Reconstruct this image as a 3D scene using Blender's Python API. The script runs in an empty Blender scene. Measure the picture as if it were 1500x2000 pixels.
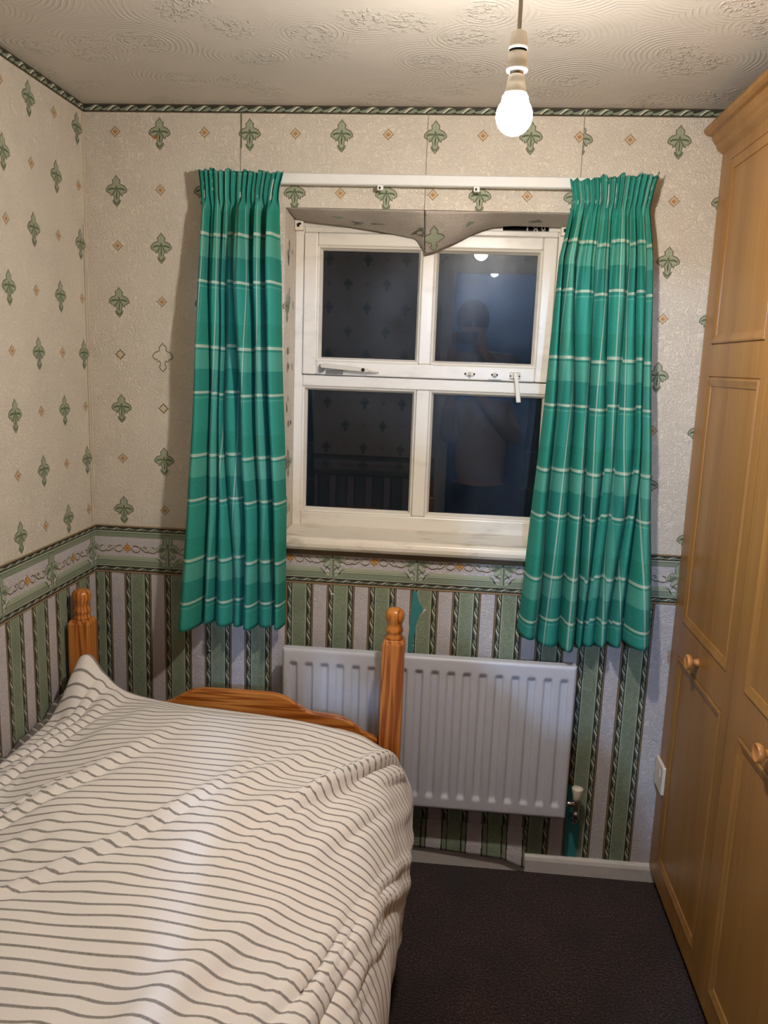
import bpy, bmesh, math, random
from mathutils import Vector, Matrix
C = bpy.context.scene.collection
S = bpy.context.scene
PI = math.pi

# ------------------------------------------------------------------ camera
CAM = Vector((1.0984, -2.3750, 1.5707))
PITCH, YAW, ROLL, FPX = 0.18185, 0.08531, 0.03532, 1582.9
fw = Vector((-math.sin(YAW)*math.cos(PITCH), math.cos(YAW)*math.cos(PITCH), -math.sin(PITCH)))
rt = Vector((math.cos(YAW), math.sin(YAW), 0)); up = rt.cross(fw)
r2 = math.cos(ROLL)*rt + math.sin(ROLL)*up
u2 = -math.sin(ROLL)*rt + math.cos(ROLL)*up
cd = bpy.data.cameras.new('camera'); cam = bpy.data.objects.new('camera', cd); C.objects.link(cam)
cd.sensor_fit = 'HORIZONTAL'; cd.sensor_width = 36.0; cd.lens = 36.0*FPX/1500.0
cd.clip_start = 0.004
M = Matrix((r2, u2, -fw)).transposed().to_4x4(); M.translation = CAM
cam.matrix_world = M
S.camera = cam
# ------------------------------------------------------------------ world, exposure
w = bpy.data.worlds.new('night'); S.world = w; w.use_nodes = True
w.node_tree.nodes['Background'].inputs[0].default_value = (0.25, 0.4, 0.7, 1)
w.node_tree.nodes['Background'].inputs[1].default_value = 0.004
S.view_settings.view_transform = 'Standard'; S.view_settings.look = 'None'
S.view_settings.exposure = 1.25; S.view_settings.gamma = 1.0
S.view_settings.use_curve_mapping = False
BULB = (1.0, 0.93, 0.86); BULB_POWER = 400.0
HALL = (0.42, 0.64, 1.0); HALL_POWER = 2200.0
H = 2.264; DT = 1.0495; DB = 0.898          # ceiling, top and bottom of the dado border
WB = 0.0; WR = 2.36; WF = -2.85             # back wall y, right wall x, front wall y

# ------------------------------------------------------------------ material helpers
def lin(c):
    c = c/255.0
    return c/12.92 if c <= 0.04045 else ((c+0.055)/1.055)**2.4
def rgb(r, g, b): return (lin(r), lin(g), lin(b), 1.0)
class NT:
    def __init__(s, name):
        s.m = bpy.data.materials.new(name); s.m.use_nodes = True
        s.t = s.m.node_tree; s.b = s.t.nodes['Principled BSDF']; s.o = s.t.nodes['Material Output']
    def n(s, typ, **kw):
        x = s.t.nodes.new(typ)
        for k, v in kw.items(): setattr(x, k, v)
        return x
    def l(s, a, b): s.t.links.new(a, b)
    def math(s, op, a, b=None, clamp=False):
        x = s.n('ShaderNodeMath', operation=op); x.use_clamp = clamp
        for i, v in enumerate((a, b)):
            if v is None: continue
            if isinstance(v, (int, float)): x.inputs[i].default_value = v
            else: s.l(v, x.inputs[i])
        return x.outputs[0]
    def coord(s, kind='Object'): return s.n('ShaderNodeTexCoord').outputs[kind]
    def mapping(s, v, scale=(1, 1, 1), rot=(0, 0, 0)):
        x = s.n('ShaderNodeMapping'); x.inputs['Scale'].default_value = scale; x.inputs['Rotation'].default_value = rot
        s.l(v, x.inputs['Vector']); return x.outputs[0]
    def noise(s, v, scale, detail=3, rough=0.5, dist=0.0):
        x = s.n('ShaderNodeTexNoise'); x.inputs['Scale'].default_value = scale
        x.inputs['Detail'].default_value = detail; x.inputs['Roughness'].default_value = rough
        x.inputs['Distortion'].default_value = dist
        s.l(v, x.inputs['Vector']); return x.outputs['Fac']
    def ramp(s, f, stops, interp='LINEAR'):
        x = s.n('ShaderNodeValToRGB'); cr = x.color_ramp; cr.interpolation = interp
        while len(cr.elements) < len(stops): cr.elements.new(0.5)
        for e, (p, c) in zip(cr.elements, stops):
            e.position = p; e.color = c if not isinstance(c, (int, float)) else (c, c, c, 1)
        s.l(f, x.inputs[0]); return x.outputs[0]
    def mix(s, f, a, b, blend='MIX'):
        x = s.n('ShaderNodeMix', data_type='RGBA', blend_type=blend)
        for sock, v in ((x.inputs[0], f), (x.inputs[6], a), (x.inputs[7], b)):
            if isinstance(v, (int, float)): sock.default_value = v
            elif isinstance(v, tuple): sock.default_value = v
            else: s.l(v, sock)
        return x.outputs[2]
    def bump(s, h, dist, strength=1.0, normal=None):
        x = s.n('ShaderNodeBump'); x.inputs['Distance'].default_value = dist; x.inputs['Strength'].default_value = strength
        s.l(h, x.inputs['Height'])
        if normal is not None: s.l(normal, x.inputs['Normal'])
        s.l(x.outputs[0], s.b.inputs['Normal']); return x.outputs[0]
    def base(s, c):
        if isinstance(c, tuple): s.b.inputs['Base Color'].default_value = c
        else: s.l(c, s.b.inputs['Base Color'])
    def rough(s, r, spec=0.5):
        if isinstance(r, (int, float)): s.b.inputs['Roughness'].default_value = r
        else: s.l(r, s.b.inputs['Roughness'])
        s.b.inputs['Specular IOR Level'].default_value = spec

def plain(name, col, rough=0.5, spec=0.4, metal=0.0, var=0.06, scale=40.0, bump=0.0, bscale=200.0):
    t = NT(name); v = t.coord()
    d = tuple(max(0, x*(1-var)) for x in col[:3])+(1,); u = tuple(min(1, x*(1+var)) for x in col[:3])+(1,)
    t.base(t.ramp(t.noise(v, scale, 3), [(0.3, d), (0.7, u)]))
    t.rough(rough, spec); t.b.inputs['Metallic'].default_value = metal
    if bump: t.bump(t.noise(v, bscale, 2), bump, 0.6)
    return t.m

def paper(name, col, emboss=0.0022, var=0.05, spec=0.25):
    """vinyl wallpaper: fine swirled emboss"""
    t = NT(name); v = t.coord()
    d = tuple(x*(1-var) for x in col[:3])+(1,); u = tuple(min(1, x*(1+var)) for x in col[:3])+(1,)
    t.base(t.ramp(t.noise(v, 9, 4, 0.6), [(0.3, d), (0.7, u)]))
    t.rough(0.55, spec)
    h = t.noise(v, 75, 2, 0.5, 1.6)
    h2 = t.ramp(h, [(0.40, 0.0), (0.50, 1.0), (0.60, 0.0)])
    t.bump(h2, emboss, 0.7)
    return t.m

def veneer():
    t = NT('oak_veneer'); v = t.coord()
    g = t.noise(t.mapping(v, (160, 160, 3.0)), 1.0, 4, 0.6)
    g2 = t.noise(t.mapping(v, (14, 14, 0.7)), 1.0, 3, 0.5, 0.4)
    a = t.ramp(g, [(0.3, rgb(134, 92, 44)), (0.7, rgb(170, 126, 68))])
    b = t.ramp(g2, [(0.3, rgb(140, 96, 44)), (0.7, rgb(174, 130, 72))])
    t.base(t.mix(0.5, a, b)); t.rough(0.36, 0.45)
    t.bump(g, 0.0004, 0.3)
    return t.m
def pine(name, scale=(30, 30, 1.1)):
    t = NT(name); v = t.coord()
    p = t.mapping(v, scale)
    g = t.noise(p, 1.0, 2, 0.5, 0.15)
    s = t.math('SINE', t.math('MULTIPLY', g, 40.0))
    c = t.ramp(t.math('ADD', t.math('MULTIPLY', s, 0.5), 0.5),
               [(0.0, rgb(204, 134, 62)), (0.65, rgb(194, 118, 48)), (1.0, rgb(146, 76, 26))])
    k = t.n('ShaderNodeTexVoronoi'); k.inputs['Scale'].default_value = 1.0
    t.l(t.mapping(v, (9, 9, 4)), k.inputs['Vector'])
    t.base(t.mix(t.ramp(k.outputs['Distance'], [(0.02, 0.8), (0.13, 0.0)]), c, rgb(92, 42, 14)))
    t.rough(0.28, 0.5); t.b.inputs['Coat Weight'].default_value = 0.25; t.b.inputs['Coat Roughness'].default_value = 0.2
    return t.m
def artex():
    t = NT('artex_plaster'); v = t.coord()
    wv = t.n('ShaderNodeTexNoise'); wv.inputs['Scale'].default_value = 5.0; t.l(v, wv.inputs['Vector'])
    add = t.n('ShaderNodeVectorMath', operation='MULTIPLY_ADD'); t.l(wv.outputs['Color'], add.inputs[0])
    add.inputs[1].default_value = (0.045, 0.045, 0); t.l(v, add.inputs[2])
    vo = t.n('ShaderNodeTexVoronoi', voronoi_dimensions='2D', feature='F1'); vo.inputs['Scale'].default_value = 5.6
    t.l(add.outputs[0], vo.inputs['Vector'])
    d = vo.outputs['Distance']
    rings = t.math('ADD', t.math('MULTIPLY', t.math('SINE', t.math('MULTIPLY', d, 92.0)), 0.5), 0.5)
    rm = t.ramp(d, [(0.12, 0.0), (0.28, 1.0), (0.70, 0.85), (0.9, 0.3)])
    rings = t.ramp(rings, [(0.45, 0.0), (0.95, 1.0)])
    patch = t.ramp(t.noise(v, 5.0, 2), [(0.42, 0.05), (0.60, 1.0)])
    h1 = t.math('MULTIPLY', t.math('MULTIPLY', rings, rm), patch)
    st = t.ramp(t.noise(v, 85, 2, 0.6), [(0.50, 0.0), (0.68, 1.0)])
    sm = t.ramp(d, [(0.16, 1.0), (0.40, 0.0)])
    h2 = t.math('MULTIPLY', st, sm)
    h = t.math('ADD', t.math('MULTIPLY', h1, 0.34), t.math('MULTIPLY', h2, 1.1))
    h = t.math('ADD', h, t.math('MULTIPLY', t.noise(v, 30, 3), 0.25))
    c = t.ramp(t.noise(v, 2.2, 3), [(0.3, rgb(196, 189, 179)), (0.7, rgb(208, 201, 190))])
    t.base(c); t.rough(0.62, 0.3)
    t.bump(h, 0.0034, 0.9)
    return t.m
def carpet():
    t = NT('carpet_pile'); v = t.coord()
    n1 = t.noise(v, 170, 3, 0.85); n2 = t.noise(v, 4, 3, 0.6); n3 = t.noise(v, 130, 3, 0.7)
    a = t.ramp(n1, [(0.40, rgb(22, 7, 8)), (0.52, rgb(44, 22, 22)), (0.63, rgb(116, 78, 70))])
    b = t.ramp(n2, [(0.35, rgb(170, 158, 154)), (0.65, rgb(255, 244, 238))])
    t.base(t.mix(1.0, a, b, 'MULTIPLY')); t.rough(0.95, 0.1)
    t.bump(t.math('ADD', n1, n3), 0.008, 1.0)
    t.b.inputs['Sheen Weight'].default_value = 0.12
    return t.m
def tartan():
    t = NT('tartan_cotton'); uv = t.coord('UV')
    sp = t.n('ShaderNodeSeparateXYZ'); t.l(uv, sp.inputs[0])
    P = 0.308
    fv = t.math('FRACT', t.math('DIVIDE', sp.outputs[1], P)); fu = t.math('FRACT', t.math('DIVIDE', sp.outputs[0], P))
    mid, lt, dk = rgb(38, 136, 122), rgb(88, 160, 144), rgb(24, 116, 106)
    bands = [(0, dk), (0.045, lt), (0.215, dk), (0.47, lt), (0.488, mid), (0.80, rgb(22, 124, 105)), (0.98, mid)]
    cv = t.ramp(fv, bands, 'CONSTANT'); cu = t.ramp(fu, bands, 'CONSTANT')
    lines = [(0, 1.0), (0.025, 0.0), (0.420, 1.0), (0.444, 0.0)]
    lv = t.ramp(fv, lines, 'CONSTANT'); lu = t.ramp(fu, lines, 'CONSTANT')
    c = t.mix(0.42, cv, cu)
    wht = rgb(222, 226, 206)
    c = t.mix(t.math('MULTIPLY', lu, 0.34), c, wht)
    c = t.mix(t.math('MULTIPLY', lv, 0.50), c, wht)
    wv = t.noise(t.mapping(uv, (900, 120, 1)), 1.0, 2)
    c = t.mix(0.10, c, t.ramp(wv, [(0.3, rgb(20, 90, 78)), (0.7, rgb(150, 210, 190))]))
    t.base(c); t.rough(0.8, 0.12)
    return t.m
def striped(name, ground, line, width, period=0.0272):
    t = NT(name); uv = t.coord('UV')
    sp = t.n('ShaderNodeSeparateXYZ'); t.l(uv, sp.inputs[0])
    wob = t.math('MULTIPLY', t.math('SUBTRACT', t.noise(uv, 3.0, 2), 0.5), 0.012)
    f = t.math('FRACT', t.math('DIVIDE', t.math('ADD', sp.outputs[1], wob), period))
    k = t.ramp(f, [(0.0, 0.0), (0.06, 1.0), (width-0.06, 1.0), (width, 0.0), (1.0, 0.0)])
    n = t.noise(t.mapping(uv, (500, 60, 1)), 1.0, 2)
    ln = t.mix(t.math('MULTIPLY', n, 0.4), line, ground)
    t.base(t.mix(k, ground, ln)); t.rough(0.85, 0.12); t.b.inputs['Sheen Weight'].default_value = 0.1
    t.bump(t.noise(uv, 28, 4, 0.6), 0.004, 0.35)
    return t.m
def glass():
    t = NT('window_glass')
    t.b.inputs['Base Color'].default_value = (0.93, 0.96, 0.97, 1)
    t.b.inputs['Transmission Weight'].default_value = 1.0; t.b.inputs['IOR'].default_value = 1.5
    t.b.inputs['Roughness'].default_value = 0.0
    # a film of grime that scatters a little of the light
    v = t.coord(); df = t.n('ShaderNodeBsdfGlossy'); df.inputs['Roughness'].default_value = 0.32
    df.inputs['Color'].default_value = (0.8, 0.85, 0.9, 1)
    mx = t.n('ShaderNodeMixShader')
    t.l(t.ramp(t.noise(t.mapping(v, (5, 5, 3)), 1.0, 4, 0.6), [(0.35, 0.004), (0.7, 0.020)]), mx.inputs[0])
    t.l(t.b.outputs[0], mx.inputs[1]); t.l(df.outputs[0], mx.inputs[2]); t.l(mx.outputs[0], t.o.inputs[0])
    return t.m
def emit(name, col, strength):
    t = NT(name); t.base(rgb(245, 240, 230)); t.b.inputs['Emission Color'].default_value = (*col, 1)
    t.b.inputs['Emission Strength'].default_value = strength; return t.m
def dirty_white(name, c=(226, 220, 208), dirt=(150, 138, 118), amount=0.5, rough=0.3):
    t = NT(name); v = t.coord()
    n = t.noise(t.mapping(v, (7, 16, 16)), 1.0, 5, 0.65)
    k = t.ramp(n, [(0.52, 0.0), (0.75, amount)])
    t.base(t.mix(k, rgb(*c), rgb(*dirt))); t.rough(rough, 0.5)
    t.bump(t.noise(v, 60, 3), 0.0008, 0.4)
    return t.m

M_ = {}
M_['cream'] = paper('paper_cream', rgb(218, 209, 193))
M_['white'] = paper('paper_white', rgb(202, 196, 197))
M_['green'] = paper('paper_green', rgb(140, 152, 127), var=0.16)
M_['dgreen'] = paper('paper_dark_green', rgb(92, 108, 88), 0.0004)
M_['lgreen'] = paper('paper_light_green', rgb(168, 176, 152), 0.0004)
M_['mgreen'] = paper('paper_grey_green', rgb(132, 142, 122), 0.0004)
M_['black'] = paper('paper_dark', rgb(58, 56, 47), 0.0004)
M_['tan'] = paper('paper_tan', rgb(160, 134, 100), 0.0004)
M_['brown'] = paper('paper_brown', rgb(104, 88, 66), 0.0004)
M_['leaf'] = paper('motif_green', rgb(158, 165, 140), 0.0006)
M_['leafdk'] = paper('motif_outline', rgb(114, 108, 90), 0.0004)
M_['vein'] = paper('motif_vein', rgb(98, 108, 80), 0.0004)
M_['gold'] = paper('motif_gold', rgb(198, 158, 88), 0.0004)
M_['rust'] = paper('motif_rust', rgb(172, 120, 72), 0.0004)
M_['dcream'] = paper('motif_cream', rgb(206, 188, 160), 0.0004)
M_['highl'] = paper('rope_highlight', rgb(212, 206, 186), 0.0004)
M_['teal'] = plain('old_teal_paint', rgb(60, 132, 134), 0.5)
M_['plaster'] = plain('bare_plaster', rgb(200, 192, 182), 0.8)
M_['seam'] = plain('paper_seam', rgb(120, 116, 96), 0.8)
M_['mould'] = plain('damp_spot', rgb(112, 110, 100), 0.9)
M_['ceiling'] = artex(); M_['carpet'] = carpet(); M_['veneer'] = veneer()
M_['pine'] = pine('pine_upright'); M_['pineh'] = pine('pine_flat', (1.1, 30, 30))
M_['tartan'] = tartan()
M_['knobwood'] = plain('knob_wood', rgb(190, 130, 72), 0.3, 0.5, var=0.14, scale=60)
M_['duvet'] = striped('duvet_cotton', rgb(236, 230, 225), rgb(108, 100, 97), 0.26)
M_['duvetr'] = striped('duvet_reverse', rgb(120, 112, 108), rgb(214, 206, 196), 0.24, 0.030)
M_['glass'] = glass()
M_['frame'] = dirty_white('window_paint', (228, 222, 210), (160, 150, 132), 0.35)
M_['sill'] = dirty_white('sill_paint', (222, 214, 198), (140, 128, 104), 0.75)
M_['skirt'] = dirty_white('skirting_paint', (216, 212, 206), (140, 132, 120), 0.4)
M_['rad'] = plain('radiator_enamel', rgb(196, 199, 208), 0.34, 0.5, var=0.02)
M_['plastic'] = plain('white_plastic', rgb(228, 220, 202), 0.4, var=0.02)
M_['track'] = plain('track_plastic', rgb(222, 222, 218), 0.35, var=0.02)
M_['cord'] = plain('cord_white', rgb(196, 188, 176), 0.5, var=0.02)
M_['gapshade_screw'] = plain('gap_shade_and_screw', rgb(22, 22, 22), 0.9)  # near-black colour painting shade into gaps and holes; also dark screw heads
M_['chrome'] = plain('chrome', rgb(190, 190, 190), 0.22, metal=1.0, var=0.02)
M_['metalw'] = plain('painted_metal', rgb(206, 198, 182), 0.35, 0.5, var=0.03)
M_['ironw'] = plain('worn_metal', rgb(120, 112, 100), 0.4, metal=0.6)
M_['greypaper'] = paper('damp_paper', rgb(182, 172, 160), 0.0012, 0.14)
M_['darkhall'] = plain('darkened_hall_paint', rgb(42, 47, 56), 0.7)  # hall colour darkened so the lit walls reflect dimly in the window
M_['white_gloss'] = plain('gloss_paint', rgb(222, 220, 214), 0.3)
def bulb_spread():
    # an LED bulb throws most of its light downwards: its diffuser is dimmer round the collar
    t = NT('lit_bulb_diffuser'); t.base(rgb(245, 240, 230)); t.b.inputs['Emission Color'].default_value = (*BULB, 1)
    sp = t.n('ShaderNodeSeparateXYZ'); t.l(t.coord('Generated'), sp.inputs[0])
    r = t.ramp(sp.outputs[2], [(0.0, 1.0), (0.45, 0.85), (0.62, 0.45), (1.0, 0.30)])
    t.l(t.math('MULTIPLY', r, BULB_POWER*1.35), t.b.inputs['Emission Strength']); return t.m
M_['glow'] = bulb_spread()
M_['hallglow'] = emit('lit_hall_globe', HALL, HALL_POWER)
M_['skin'] = plain('skin', rgb(206, 160, 136), 0.5)
M_['sweater'] = plain('cream_knit', rgb(196, 186, 178), 0.9, bump=0.002, bscale=160)
M_['trousers'] = plain('dark_cloth', rgb(34, 36, 44), 0.9)
M_['hair'] = plain('brown_hair', rgb(70, 52, 40), 0.6)
M_['phone'] = plain('black_phone', rgb(24, 24, 26), 0.2)
M_['mattress'] = plain('mattress_ticking', rgb(214, 208, 200), 0.9)
M_['brick'] = plain('outer_brick', rgb(120, 84, 68), 0.9)

# ------------------------------------------------------------------ mesh helpers
class MB:
    def __init__(s): s.v = []; s.f = []; s.mi = []; s.uv = {}; s.sm = []
    def vert(s, p): s.v.append(tuple(p)); return len(s.v)-1
    def face(s, ids, m=0, smooth=False): s.f.append(tuple(ids)); s.mi.append(m); s.sm.append(smooth)
    def poly(s, pts, m=0, smooth=False): s.face([s.vert(p) for p in pts], m, smooth)
    def box(s, a, b, m=0):
        x0, y0, z0 = a; x1, y1, z1 = b
        i = [s.vert(p) for p in ((x0,y0,z0),(x1,y0,z0),(x1,y1,z0),(x0,y1,z0),(x0,y0,z1),(x1,y0,z1),(x1,y1,z1),(x0,y1,z1))]
        for q in ((0,3,2,1),(4,5,6,7),(0,1,5,4),(1,2,6,5),(2,3,7,6),(3,0,4,7)): s.face([i[k] for k in q], m)
    def grid(s, nu, nv, fn, m=0, smooth=True, uv=None, close_u=False):
        base = len(s.v)
        for j in range(nv+1):
            for i in range(nu+1):
                k = s.vert(fn(i/nu, j/nv))
                if uv: s.uv[k] = uv(i/nu, j/nv)
        for j in range(nv):
            for i in range(nu):
                a = base+j*(nu+1)+i
                s.face((a, a+1, a+nu+2, a+nu+1), m, smooth)
    def lathe(s, prof, origin=(0,0,0), axis='Z', n=32, m=0, cap=True):
        """prof: list of (radius, height)"""
        ox, oy, oz = origin; rings = []
        for r, h in prof:
            ring = []
            for k in range(n):
                a = 2*PI*k/n; c, d = r*math.cos(a), r*math.sin(a)
                if axis == 'Z': p = (ox+c, oy+d, oz+h)
                elif axis == 'X': p = (ox+h, oy+c, oz+d)
                else: p = (ox+c, oy+h, oz-d)
                ring.append(s.vert(p))
            rings.append(ring)
        for a, b in zip(rings, rings[1:]):
            for k in range(n): s.face((a[k], a[(k+1)%n], b[(k+1)%n], b[k]), m, True)
        if cap: s.face(rings[0][::-1], m); s.face(rings[-1], m)
    def prism(s, pts, fn, d0, d1, m=0):
        """2D outline pts extruded between d0 and d1; fn(a,b,d)->xyz"""
        A = [s.vert(fn(a, b, d0)) for a, b in pts]; B = [s.vert(fn(a, b, d1)) for a, b in pts]; n = len(pts)
        s.face(A[::-1], m); s.face(B, m)
        for k in range(n): s.face((A[k], A[(k+1)%n], B[(k+1)%n], B[k]), m)
    def tube(s, pts, r, n=10, m=0):
        rings = []
        for i, p in enumerate(pts):
            p = Vector(p); a = Vector(pts[max(i-1,0)]); b = Vector(pts[min(i+1,len(pts)-1)])
            d = (b-a).normalized(); x = d.orthogonal().normalized(); y = d.cross(x)
            if rings and i: 
                x = (px - d*px.dot(d)).normalized(); y = d.cross(x)
            px = x
            rr = r[i] if isinstance(r, (list, tuple)) else r
            rings.append([s.vert(p+rr*(math.cos(2*PI*k/n)*x+math.sin(2*PI*k/n)*y)) for k in range(n)])
        for a, b in zip(rings, rings[1:]):
            for k in range(n): s.face((a[k], a[(k+1)%n], b[(k+1)%n], b[k]), m, True)
        s.face(rings[0][::-1], m); s.face(rings[-1], m)
    def build(s, name, mats, parent=None, bevel=0.0, seg=2, fix=True, smooth=None):
        me = bpy.data.meshes.new(name)
        off = Vector((0,0,0))
        if parent is not None: off = parent.matrix_world.translation if False else Vector(parent['_o'])
        me.from_pydata([tuple(Vector(p)-off) for p in s.v], [], s.f)
        if not isinstance(mats, (list, tuple)): mats = [mats]
        for m in mats: me.materials.append(M_[m])
        for p, mi, sm in zip(me.polygons, s.mi, s.sm):
            p.material_index = mi; p.use_smooth = sm if smooth is None else smooth
        if s.uv:
            L = me.uv_layers.new(name='UVMap')
            for lp in me.loops: L.data[lp.index].uv = s.uv.get(lp.vertex_index, (0,0))
        if fix:
            bm = bmesh.new(); bm.from_mesh(me); bmesh.ops.recalc_face_normals(bm, faces=bm.faces); bm.to_mesh(me); bm.free()
        me.update()
        o = bpy.data.objects.new(name, me); C.objects.link(o)
        if parent is not None: o.parent = parent; o['_o'] = parent['_o']
        else: o['_o'] = (0.0, 0.0, 0.0)
        if bevel:
            b = o.modifiers.new('bevel', 'BEVEL'); b.width = bevel; b.segments = seg; b.limit_method = 'ANGLE'; b.angle_limit = 0.6
        return o
def thing(name, label, cat, loc=(0,0,0), group=None, kind=None):
    o = bpy.data.objects.new(name, None); C.objects.link(o); o.location = loc; o['_o'] = tuple(float(x) for x in loc)
    return tag(o, label, cat, group, kind)
def tag(o, label, cat, group=None, kind=None):
    o['label'] = label; o['category'] = cat
    if group: o['group'] = group
    if kind: o['kind'] = kind
    return o
def smooth(a, b, x):
    t = min(1, max(0, (x-a)/(b-a))) if a != b else float(x > a)
    return t*t*(3-2*t)
def interp(tab, x):
    if x <= tab[0][0]: return tab[0][1]
    for (a, b), (c, d) in zip(tab, tab[1:]):
        if x <= c: return b+(d-b)*(x-a)/(c-a)
    return tab[-1][1]
def catmull(pts, n):
    P = [pts[0]]+list(pts)+[pts[-1]]; out = []
    m = len(pts)-1
    for k in range(n+1):
        u = k/n*m; i = min(int(u), m-1); t = u-i
        a, b, c, d = (Vector(P[i+q]) for q in range(4))
        out.append(0.5*((2*b)+(c-a)*t+(2*a-5*b+4*c-d)*t*t+(3*b-a-3*c+d)*t**3))
    return out

# ------------------------------------------------------------------ wallpaper
MATS = ['cream','white','green','dgreen','lgreen','mgreen','black','tan','brown','leaf','leafdk','vein','gold','rust','dcream','highl','teal','plaster','seam','mould']
IX = {k: i for i, k in enumerate(MATS)}
def clip(poly, rect):
    x0, x1, z0, z1 = rect
    for ax, lim, sg in ((0,x0,1),(0,x1,-1),(1,z0,1),(1,z1,-1)):
        out = []; n = len(poly)
        for i in range(n):
            a, b = poly[i], poly[(i+1)%n]
            da, db = (a[ax]-lim)*sg, (b[ax]-lim)*sg
            if da >= 0: out.append(a)
            if (da >= 0) != (db >= 0):
                t = da/(da-db); out.append((a[0]+(b[0]-a[0])*t, a[1]+(b[1]-a[1])*t))
        poly = out
        if len(poly) < 3: return []
    return poly
FL = [(0,550),(60,470),(110,410),(150,380),(155,330),(140,250),(200,225),(290,190),(350,130),(395,60),(400,-10),(370,-60),(320,-70),(290,-130),(255,-95),(235,-100),(225,-190),(180,-180),(130,-150),(108,-220),(105,-310),(160,-310),(140,-400),(80,-480),(10,-560)]
K = 7.9e-5
FLEUR = [(x*K, z*K) for x, z in FL]+[(-x*K, z*K) for x, z in FL[-2:0:-1]]
def inset(poly, d):
    n = len(poly); out = []
    for i in range(n):
        a, b, c = Vector(poly[i-1]), Vector(poly[i]), Vector(poly[(i+1)%n])
        e = (b-a).normalized()+(c-b).normalized()
        if e.length < 1e-6: e = (c-b)
        e.normalize(); nr = Vector((e.y, -e.x)); out.append(tuple(b+nr*d))
    return out
area = sum(FLEUR[i-1][0]*FLEUR[i][1]-FLEUR[i][0]*FLEUR[i-1][1] for i in range(len(FLEUR)))
FLIN = inset(FLEUR, 0.0030 if area < 0 else -0.0030)
DIA = []
for k in range(16):
    a = PI/2-2*PI*k/16; r = {0: 0.0165, 2: 0.0118, 1: 0.0112}.get(k % 4, 0.0112); DIA.append((r*math.cos(a), r*math.sin(a)))
DIN = [(x*0.74, z*0.74) for x, z in DIA]

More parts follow.
